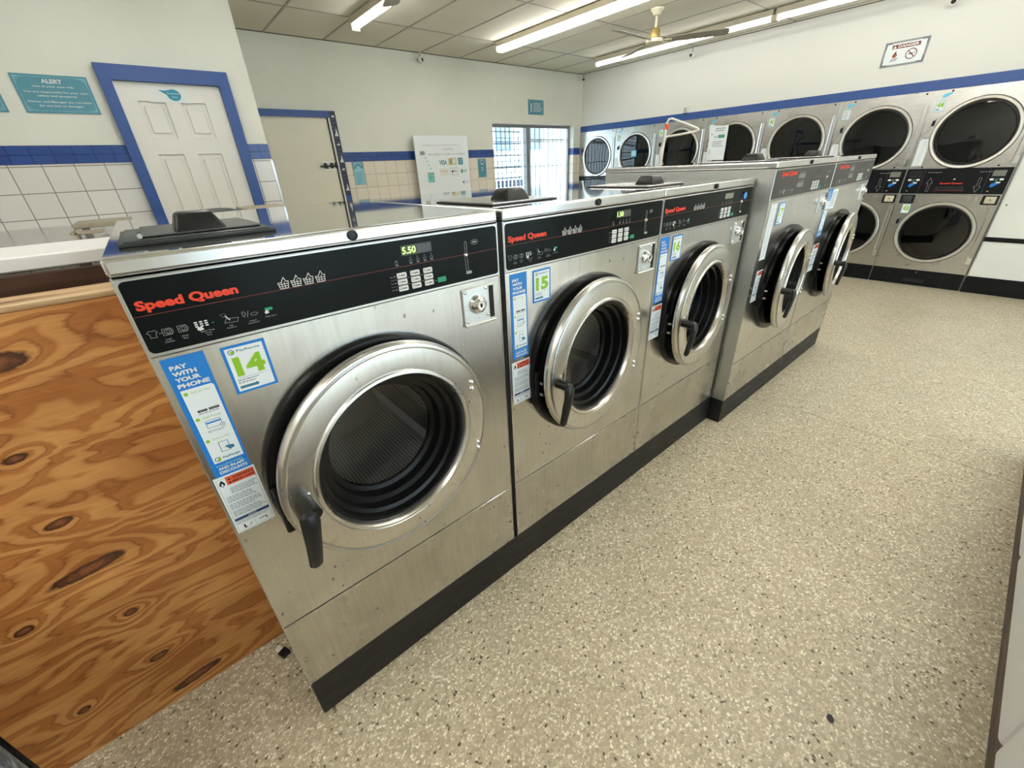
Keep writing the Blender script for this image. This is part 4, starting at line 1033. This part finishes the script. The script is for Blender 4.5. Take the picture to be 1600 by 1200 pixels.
def fan(x, y, rot, label, n=3):
    root = thing('ceiling_fan', label, 'ceiling fan', (x, y, ZC - .006), rot)
    b = MB(); b.lathe((0, 0, 0), [(.066, 0), (.064, -.012), (.045, -.03), (.035, -.055), (.012, -.06)], 'ivory', 28, 'z'); b.build('canopy', root)
    b = MB(); b.cyl((0, 0, -.05), (0, 0, -.17), .012, 'ivory', 14); b.build('down_rod', root)
    b = MB(); b.lathe((0, 0, 0), [(.012, -.150), (.035, -.158), (.048, -.18), (.050, -.23), (.046, -.236)], 'gold', 28, 'z'); b.lathe((0, 0, 0), [(.046, -.236), (.052, -.242), (.083, -.248), (.088, -.262), (.085, -.278), (.06, -.288), (.03, -.292), (.0002, -.292)], 'ivory', 32, 'z')
    b.build('motor', root, 'brass and ivory motor')
    for k in range(n):
        a = 2 * PI * k / n; b = MB()
        b.xf = Matrix.Rotation(a, 4, 'Z') @ Matrix.Translation((0, 0, -.262)) @ Matrix.Rotation(math.radians(-12), 4, 'X')
        b.box(.07, .17, -.018, .018, -.004, .003, 'ivory', .002, 1)
        pts = [(.13, -.045), (.30, -.058), (.67, -.064), (.695, -.05), (.705, 0), (.695, .05), (.67, .064), (.30, .058), (.13, .045)]
        n_ = len(pts); v = [(p[0], p[1], .0) for p in pts] + [(p[0], p[1], .006) for p in pts]
        b.add(v, [tuple(range(n_))[::-1], tuple(range(n_, 2 * n_))] + [(i, (i + 1) % n_, n_ + (i + 1) % n_, n_ + i) for i in range(n_)], 'fan_blade')
        b.build('blade', root)
fan(4.72, 2.22, math.radians(-57.7), 'ceiling fan with ivory canopy and brass motor hanging in front of the long tube')
fan(1.75, 2.0, math.radians(71.6), 'second ceiling fan, only a blade tip showing beside the short tube')

def cctv(x, y, z, rz, label, hang=.07):
    root = thing('security_camera', label, 'security camera', (x, y, z), rz)
    b = MB(); b.cyl((0, 0, hang), (0, 0, .02), .004, 'grid_dark', 8); b.cyl((0, 0, hang + .004), (0, 0, hang), .022, 'white_trim', 16); b.build('mount', root)
    b = MB(); 
    n = 10; prof = [(max(.0002, .036 * math.sin(PI * k / n)), -.036 * math.cos(PI * k / n)) for k in range(n + 1)]
    b.lathe((0, 0, 0), prof, 'white_trim', 20); b.build('housing', root)
    b = MB(); b.lathe((0, -.022, 0), [(.020, -.004), (.018, -.013), (.010, -.017), (.0002, -.018)], 'black_plastic', 18); b.build('lens', root)
cctv(3.444, YB - .06, 2.705, math.radians(25), 'white ball camera on the back wall above the payment board')
cctv(6.585, 4.80, 2.70, math.radians(-35), 'dark camera in the ceiling corner above the window')
cctv(6.55, 2.82, 2.68, math.radians(-95), 'white camera hanging from the ceiling above the dryers', .105)
cctv(6.59, .245, 2.63, math.radians(-75), 'white camera high on the dryer wall near the danger sign', .03)

# emergency fitting on stripe
b = MB(); b.box(-.030, .030, -.018, 0, 0, .085, 'white_trim', .012, 3); b.box(-.019, .019, -.022, -.016, .045, .065, 'ink_grey', .003, 1); b.box(-.019, .019, -.022, -.016, .018, .036, 'ink_grey', .003, 1); b.box(-.02, .02, -.03, 0, -.012, .002, 'grid_dark', .003, 1)
tag(moved(b.build('wall_sensor'), (6.648, 2.865, 2.02), -PI / 2), 'small white oval sensor standing just above the blue stripe', 'sensor')

# ================================================================== SIGNS
def deco(b, x0, x1, z0, z1, y, m):
    i = .012
    b.frame(x0 + i, x1 - i, z0 + i, z1 - i, .0016, y, m)
    for cx, cz, sx, sz in ((x0, z0, 1, 1), (x1, z0, -1, 1), (x0, z1, 1, -1), (x1, z1, -1, -1)):
        for k in range(4):
            b.circ(cx + sx * (.016 + k * .011), cz + sz * .014, .0045 - k * .0006, y - .0002, m, 8); b.circ(cx + sx * .014, cz + sz * (.016 + k * .011), .0045 - k * .0006, y - .0002, m, 8)
        b.circ(cx + sx * .024, cz + sz * .024, .006, y - .0002, m, 10, w=.0014)
s = MB(); y = YA - .006
s.rect(-.266, .079, 1.861, 2.062, y, 'teal_sign', .004); y -= .0006; deco(s, -.266, .079, 1.861, 2.062, y, 'teal_light')
cx = -.093
s.text('ALERT', cx - .047, cx + .047, 2.018, 2.040, y, 'white_print', .03)
for t, w_, z in (('Use at your own risk.', .188, 1.997), ('You are responsible for your own', .292, 1.968), ('safety and property.', .182, 1.948), ('Owner and Manager are not liable', .292, 1.917), ('for any loss or damages.', .205, 1.896)):
    s.text(t, cx - w_ / 2, cx + w_ / 2, z - .003, z + .010, y, 'white_print', .012)
tag(s.build('alert_sign'), 'teal ALERT sign with white scroll corners left of the employees door', 'sign')
s = MB(); y = YA - .006; s.rect(-.62, -.341, 1.860, 2.0, y, 'teal_sign', .004); s.scrib(-.58, -.37, 1.89, 1.97, 4, y - .0006, 'white_print'); deco(s, -.62, -.341, 1.86, 2.0, y - .0006, 'teal_light')
tag(s.build('notice_sign'), 'teal sign cut off by the left picture edge', 'sign')
s = MB(); y = YB - .006; s.rect(5.362, 5.706, 2.171, 2.377, y, 'teal_sign', .004); deco(s, 5.362, 5.706, 2.171, 2.377, y - .0006, 'teal_light')
s.circ(5.425, 2.315, .014, y - .001, 'white_print', 10); s.line([(5.425, 2.30), (5.425, 2.215)], .022, y - .001, 'white_print'); s.scrib(5.47, 5.68, 2.21, 2.34, 6, y - .001, 'white_print', .4)
tag(s.build('notice_sign'), 'small landscape teal sign above the barred window', 'sign')
s = MB(); y = YB - .012; s.rect(2.306, 2.446, 1.313, 1.577, y, 'teal_light', .004); s.rect(2.312, 2.44, 1.50, 1.572, y - .0006, 'teal_sign'); s.line([(2.325, 1.53), (2.335, 1.56), (2.415, 1.56), (2.425, 1.53)], .006, y - .001, 'white_print'); s.circ(2.376, 1.50, .03, y - .0008, 'teal_light', 16); s.scrib(2.33, 2.425, 1.33, 1.46, 7, y - .001, 'teal_dark', .3)
s.frame(2.309, 2.443, 1.316, 1.574, .003, y - .001, 'teal_sign')
tag(s.build('notice_sign'), 'portrait pale teal sign on the tiles beside the plain door', 'sign')
s = MB(); y = YB - .012; s.rect(4.283, 4.433, 1.306, 1.562, y, 'teal_sign', .004); s.circ(4.358, 1.515, .032, y - .0006, 'white_print', 16, w=.006); s.circ(4.358, 1.495, .014, y - .0006, 'white_print', 12); s.text('FREE', 4.335, 4.381, 1.43, 1.448, y - .0006, 'white_print', .02); s.text('Wifi', 4.337, 4.379, 1.40, 1.418, y - .0006, 'white_print', .02); deco(s, 4.283, 4.433, 1.306, 1.562, y - .0006, 'teal_light')
tag(s.build('notice_sign'), 'portrait teal sign between the payment board and the barred window', 'sign')
# danger sign (local, rotated to the dryer wall)
s = MB(); s.rect(0, .352, 0, .215, -.006, 'ink_grey', .005); s.rect(.018, .334, .016, .199, -.0066, 'sticker_white'); y = -.0072
s.rect(.065, .287, .150, .185, y, 'red_sign' if 'red_sign' in MAT else 'red_line'); s.poly([(.072, .154), (.102, .154), (.087, .181)], y - .0004, 'white_print'); s.text('DANGER', .112, .278, .156, .180, y - .0004, 'white_print', .04)
s.poly([(.085, .080), (.110, .074), (.122, .092), (.112, .112), (.108, .132), (.094, .115), (.086, .098)], y, 'red_line'); s.poly([(.098, .080), (.110, .080), (.112, .094), (.104, .108)], y - .0004, 'sticker_orange')
for k in range(3): s.line([(.078 + k * .018, .045), (.094 + k * .018, .070)], .006, y, 'ink_black')
s.circ(.235, .090, .042, y, 'red_line', 26, w=.007); s.line([(.208, .118), (.262, .062)], .007, y, 'red_line'); s.rect(.212, .250, .086, .094, y - .0003, 'ink_black'); s.line([(.252, .09), (.262, .100), (.256, .112)], .003, y, 'ink_black')
for cx_, cz_, sx_, sz_ in ((0, 0, 1, 1), (.352, 0, -1, 1), (0, .215, 1, -1), (.352, .215, -1, -1)):
    for k in range(4): s.circ(cx_ + sx_ * (.018 + k * .012), cz_ + sz_ * .015, .006, y, 'dim_print', 8); s.circ(cx_ + sx_ * .015, cz_ + sz_ * (.018 + k * .012), .006, y, 'dim_print', 8)
tag(moved(s.build('danger_sign'), (6.66, .683, 2.195), -PI / 2), 'white and grey DANGER sign with flame and no-smoking symbols high on the dryer wall', 'sign')
# payment board standing at back wall
s = MB(); s.box(3.165, 4.045, 4.765, 4.79, 0, 1.865, 'sticker_white', .008, 2); y = 4.7635
s.text('ACCEPTED', 3.60, 3.78, 1.685, 1.705, y, 'ink_grey'); s.text('PAYMENT CARD & MOBILE', 3.37, 3.98, 1.622, 1.645, y, 'ink_grey'); s.line([(3.28, 1.745), (3.86, 1.745)], .004, y, 'grey_print')
s.text('VISA', 3.525, 3.655, 1.50, 1.56, y, 'teal_dark', .03)
s.rect(3.68, 3.82, 1.495, 1.585, y, 'gold_card'); s.circ(3.73, 1.54, .03, y - .0004, 'ink_grey', 16); s.circ(3.775, 1.54, .034, y - .0006, 'ivory', 16); s.rect(3.845, 3.93, 1.495, 1.585, y, 'sticker_blue' if 0 else 'teal_sign'); s.scrib(3.855, 3.92, 1.51, 1.57, 3, y - .0004, 'teal_light')
s.rect(3.52, 3.665, 1.365, 1.455, y, 'white_trim'); s.text('G Pay', 3.535, 3.65, 1.40, 1.43, y - .0004, 'ink_grey'); s.frame(3.70, 3.84, 1.365, 1.455, .004, y, 'ink_grey'); s.circ(3.735, 1.41, .016, y - .0003, 'ink_black', 12); s.text('Pay', 3.757, 3.82, 1.392, 1.43, y - .0003, 'ink_black')
s.poly([(3.875, 1.41), (3.90, 1.445), (3.925, 1.41), (3.90, 1.375)], y, 'green_ink'); s.text('EBT', 3.93, 3.995, 1.39, 1.43, y, 'green_ink')
s.rect(3.235, 3.31, 1.63, 1.675, y, 'ink_grey')
for k in range(4): s.circ(3.315 + k * .02, 1.595 - k * .045, .012, y, 'mint', 10)
s.rect(3.315, 3.42, 1.285, 1.41, y, 'ink_grey', 0, .012); s.rect(3.315, 3.405, 1.29, 1.395, y - .0003, 'mint', 0, .012); s.circ(3.36, 1.35, .02, y - .0006, 'teal_dark', 14, w=.006)
s.circ(3.915, 1.26, .016, y, 'teal_dark', 10); s.text('laundry', 3.94, 4.01, 1.27, 1.285, y, 'teal_dark'); s.text('payments', 3.94, 4.015, 1.245, 1.262, y, 'teal_dark')
for k in range(9): s.line([(3.86 + .017 * (k % 4), 1.66 + .012 * k), (3.868 + .017 * (k % 4), 1.668 + .012 * k)], .003, y, 'ink_grey')
tag(s.build('payment_board'), 'large white board of accepted cards and mobile payments leaning by the back wall', 'board')

# ================================================================== LEFT SIDE: plywood, ledge, back shelf
b = MB(); b.box(-2.2, -.0035, .35, .372, 0, 1.222, 'plywood')
pw = thing('plywood_partition', 'knotty orange-brown plywood panel closing the end of the washer row', 'partition', (0, 0, 0))
b.build('sheet', pw)
b = MB(); b.box(-2.2, -.0035, .352, .46, 1.222, 1.236, 'raw_wood', .002, 1); b.build('top_edge', pw, 'raw weathered wood edge')
b = MB(); b.box(-2.2, -.0035, .372, .93, 0, .10, 'dark_wood'); b.box(-2.2, -.0035, .56, .585, .1, 1.262, 'dark_wood'); b.build('inner_frame', pw, 'dark wood framing')
b = MB(); b.box(-2.2, -.008, .585, .885, 1.268, 1.300, 'white_laminate', .003, 1)
tag(b.build('white_ledge'), 'narrow white laminate ledge between the plywood panel and the tiled wall', 'ledge')
sh = thing('steel_shelf', 'grey steel counter against the white tiled wall, behind the white ledge', 'counter', (0, 0, 0))
b = MB(); b.box(-2.6, .03, 1.55, YA - .008, 1.185, 1.214, 'shelf_steel', .003, 1); b.build('top', sh)
for xx in (-2.5, -1.3, -.2):
    b = MB(); b.box(xx, xx + .04, 1.62, 1.66, 0, 1.185, 'chrome_dull'); b.build('leg', sh)
bn = thing('tray_stand', 'small tan tray stand on the grey steel counter beyond the nearest washer', 'tray stand', (0, 0, 0))
b = MB(); b.box(-.20, .02, 2.02, 2.32, 1.262, 1.283, 'tan_laminate', .003, 1); b.box(-.215, -.10, 1.95, 2.02, 1.240, 1.253, 'tan_laminate', .003, 1); b.box(-.20, -.19, 1.95, 2.05, 1.214, 1.262, 'tan_laminate'); b.build('top', bn)
for xx in (-.18, -.03):
    b = MB(); b.box(xx, xx + .03, 2.1, 2.13, 1.214, 1.262, 'chrome_dull'); b.build('leg', bn)
tb = thing('waste_bin', 'dark grey domed bin lid showing behind the nearest washer', 'bin', (.34, 1.62, 0))
b = MB(); b.lathe((0, 0, 0), [(.10, 0), (.125, 1.22), (.13, 1.27)], 'grey_plastic', 32, 'z'); b.build('body', tb)
b = MB(); b.lathe((0, 0, 0), [(.132, 1.27), (.128, 1.285), (.10, 1.305), (.06, 1.318), (.0002, 1.322)], 'grey_plastic', 32, 'z'); b.build('lid', tb)
tt = thing('side_table', 'tan table edge showing behind the nearest washer beside the bin lid', 'table', (.61, 1.9, 0))
b = MB(); b.box(-.115, .105, -.2, .2, 1.277, 1.298, 'tan_laminate', .006, 2); b.build('top', tt)
for sx in (-.09, .06):
    
    for sy in (-.15, .12): b = MB(); b.box(sx, sx + .03, sy, sy + .03, 0, 1.277, 'chrome_dull'); b.build('leg', tt)
# marbled thing at lower left
mb_ = thing('laundry_hamper', 'blue and white marbled hamper with dark seam, cut off in the lower left corner', 'hamper', (-.625, .0, 0))
b = MB(); b.lathe((0, 0, 0), [(.0002, .0), (.15, .0), (.168, .02), (.17, .40), (.172, .80), (.160, .80), (.155, .05), (.0002, .04)], 'marbled_blue', 48, 'z'); b.build('body', mb_)
b = MB(); b.lathe((0, 0, 0), [(.168, .79), (.180, .795), (.180, .815), (.168, .82), (.156, .81)], 'black_rubber', 48, 'z', close=True); b.build('rim', mb_)
b = MB(); t_ = math.radians(31)
b.tube([(.172 * math.cos(t_), .172 * math.sin(t_), .02), (.173 * math.cos(t_), .173 * math.sin(t_), .80)], .006, 'black_rubber', None, 8, up=(1, 0, 0)); b.build('seam', mb_, 'dark vertical seam')

# ================================================================== RIGHT SIDE: white cabinets on wooden base
for x0, x1, lb in ((.405, 1.098, 'white low cabinet nearest the camera in the lower right corner, on a brown base'), (1.112, 1.803, 'white low cabinet along the right picture edge, on a brown base'),
                   (1.815, 2.505, 'third white low cabinet beyond the right picture edge')):
    r_ = thing('white_cabinet', lb, 'cabinet', (x0, -1.2, 0))
    W = x1 - x0
    b = MB(); b.box(.002, W - .002, -.66, -.03, .285, .50, 'cabinet_white'); b.build('body', r_)
    b = MB(); b.xf = Matrix.Translation((0, 0, 0))
    b.box(.001, W - .001, -.03, .002, .268, .49, 'cabinet_white', .016, 4); b.build('front_panel', r_)
    b = MB(); b.box(0, W, -.66, .0, .49, .52, 'cabinet_white', .006, 2); b.build('top', r_)
b = MB(); b.box(-.6, 3.1, -1.80, -1.262, 0, .283, 'base_wood')
tag(b.build('wooden_base'), 'worn brown wooden base running under the white cabinets at right', 'base')

# ================================================================== CART RACK
ct = thing('laundry_cart', 'wheeled laundry cart between washers and dryers, pale hanging rack with orange tag', 'cart', (5.0, 0, 0))
P_ = lambda y_, z_: (0, y_, z_)
b = MB(); b.tube([P_(2.20, .30), P_(2.19, .9), (0, 2.165, 1.30), P_(2.15, 1.6), P_(2.14, 1.80), P_(2.12, 1.832), P_(2.08, 1.835)], .012, 'white_trim', None, 12, up=(1, 0, 0)); b.build('pole', ct)
b = MB(); b.tube([P_(2.08, 1.835), P_(1.90, 1.77), P_(1.76, 1.712), P_(1.745, 1.70), P_(1.77, 1.688), P_(1.95, 1.672), P_(2.135, 1.660)], .011, 'white_trim', None, 12, up=(1, 0, 0)); b.build('hanging_bar', ct)
b = MB(); b.box(-.014, .014, 2.122, 2.160, 1.735, 1.785, 'orange_tag', .003, 1); b.build('tag', ct, 'orange tag')
b = MB()
for k in range(9):
    for yy in (1.75, 2.28): b.cyl((-.25 + k * .0625, yy, .35), (-.25 + k * .0625, yy, .80), .003, 'chrome', 6)
for k in range(9):
    for xx in (-.25, .25): b.cyl((xx, 1.75 + k * .066, .35), (xx, 1.75 + k * .066, .80), .003, 'chrome', 6)
for z in (.35, .55, .80): b.tube([(-.25, 1.75, z), (.25, 1.75, z), (.25, 2.28, z), (-.25, 2.28, z)], .006, 'chrome', None, 8, closed=True)
b.box(-.25, .25, 1.75, 2.28, .34, .35, 'chrome_dull'); b.build('wire_basket', ct)
for xx in (-.22, .22):
    for yy in (1.79, 2.24):
        b = MB(); b.cyl((xx, yy, .10), (xx, yy, .34), .009, 'chrome', 8); b.cyl((xx - .012, yy, .05), (xx + .012, yy, .05), .05, 'black_rubber', 18); b.box(xx - .018, xx + .018, yy - .015, yy + .015, .06, .11, 'chrome_dull'); b.build('caster', ct)

# ================================================================== FLOOR BITS
b = MB(); b.box(-.014, .014, -.022, .010, 0, .012, 'black_plastic', .004, 2); b.box(-.008, .010, .008, .032, .001, .011, 'white_print', .003, 1)
tag(moved(b.build('plastic_clip'), (-.048, .276, 0), .4), 'small black and white plastic clip on the floor by the plywood corner', 'litter')
b = MB(); b.poly([(-.011, -.004), (0, -.009), (.011, -.002), (.009, .007), (-.003, .009), (-.011, .004)], 0, 'ink_black', .0015)
o = b.build('dried_leaf'); o.rotation_euler = (math.radians(90), 0, .6); o.location = (1.096, -.973, .0018); tag(o, 'dark dried leaf flake lying on the open floor', 'litter')

# ================================================================== OUTSIDE THE WINDOW
b = MB(); b.box(-6, 14, YB + .3, 16, -.25, -.12, 'out_ground'); b.box(-6, 14, -14, YF - .1, -.25, -.12, 'out_ground'); struct('ground', b)
ob = thing('white_building', 'pale building across the way, seen through the barred window', 'building', (0, 0, 0))
b = MB(); b.box(2, 14, 10.2, 10.6, -.2, 4.5, 'out_white'); b.build('wall', ob)
for k, (x0, z0) in enumerate(((7.4, 1.9), (8.9, 1.9), (10.2, 1.9), (7.4, .5))):
    b = MB(); b.box(x0, x0 + .6, 10.15, 10.2, z0, z0 + .7, 'out_blue'); b.box(x0 + .05, x0 + .55, 10.14, 10.16, z0 + .05, z0 + .65, 'bar_paint'); b.build('window', ob)
b = MB(); b.box(4, 14, 10.0, 10.2, 2.9, 3.1, 'out_blue'); b.build('awning', ob)
gt = thing('yard_fence', 'dark slatted fence outside, low in the left window pane', 'fence', (0, 0, 0))
b = MB()
for k in range(16): b.box(5.6 + k * .12, 5.66 + k * .12, 7.4, 7.43, -.12, 1.15, 'out_dark')
for z in (.3, .95): b.box(5.5, 7.55, 7.39, 7.44, z, z + .05, 'out_blue')
b.build('slats', gt)
vn = thing('parked_van', 'pale blue parked van outside the left window pane', 'van', (6.1, 8.6, -.12))
b = MB(); b.box(-1.1, 1.1, 0, 1.0, .3, 1.7, 'out_blue', .12, 3); b.build('body', vn); b = MB(); b.box(-.9, .2, -.01, .02, 1.05, 1.5, 'out_dark', .02, 2); b.build('window', vn)
for xx in (-.7, .7):
    b = MB(); b.cyl((xx, -.02, .3), (xx, .18, .3), .3, 'out_dark', 24); b.build('wheel', vn)
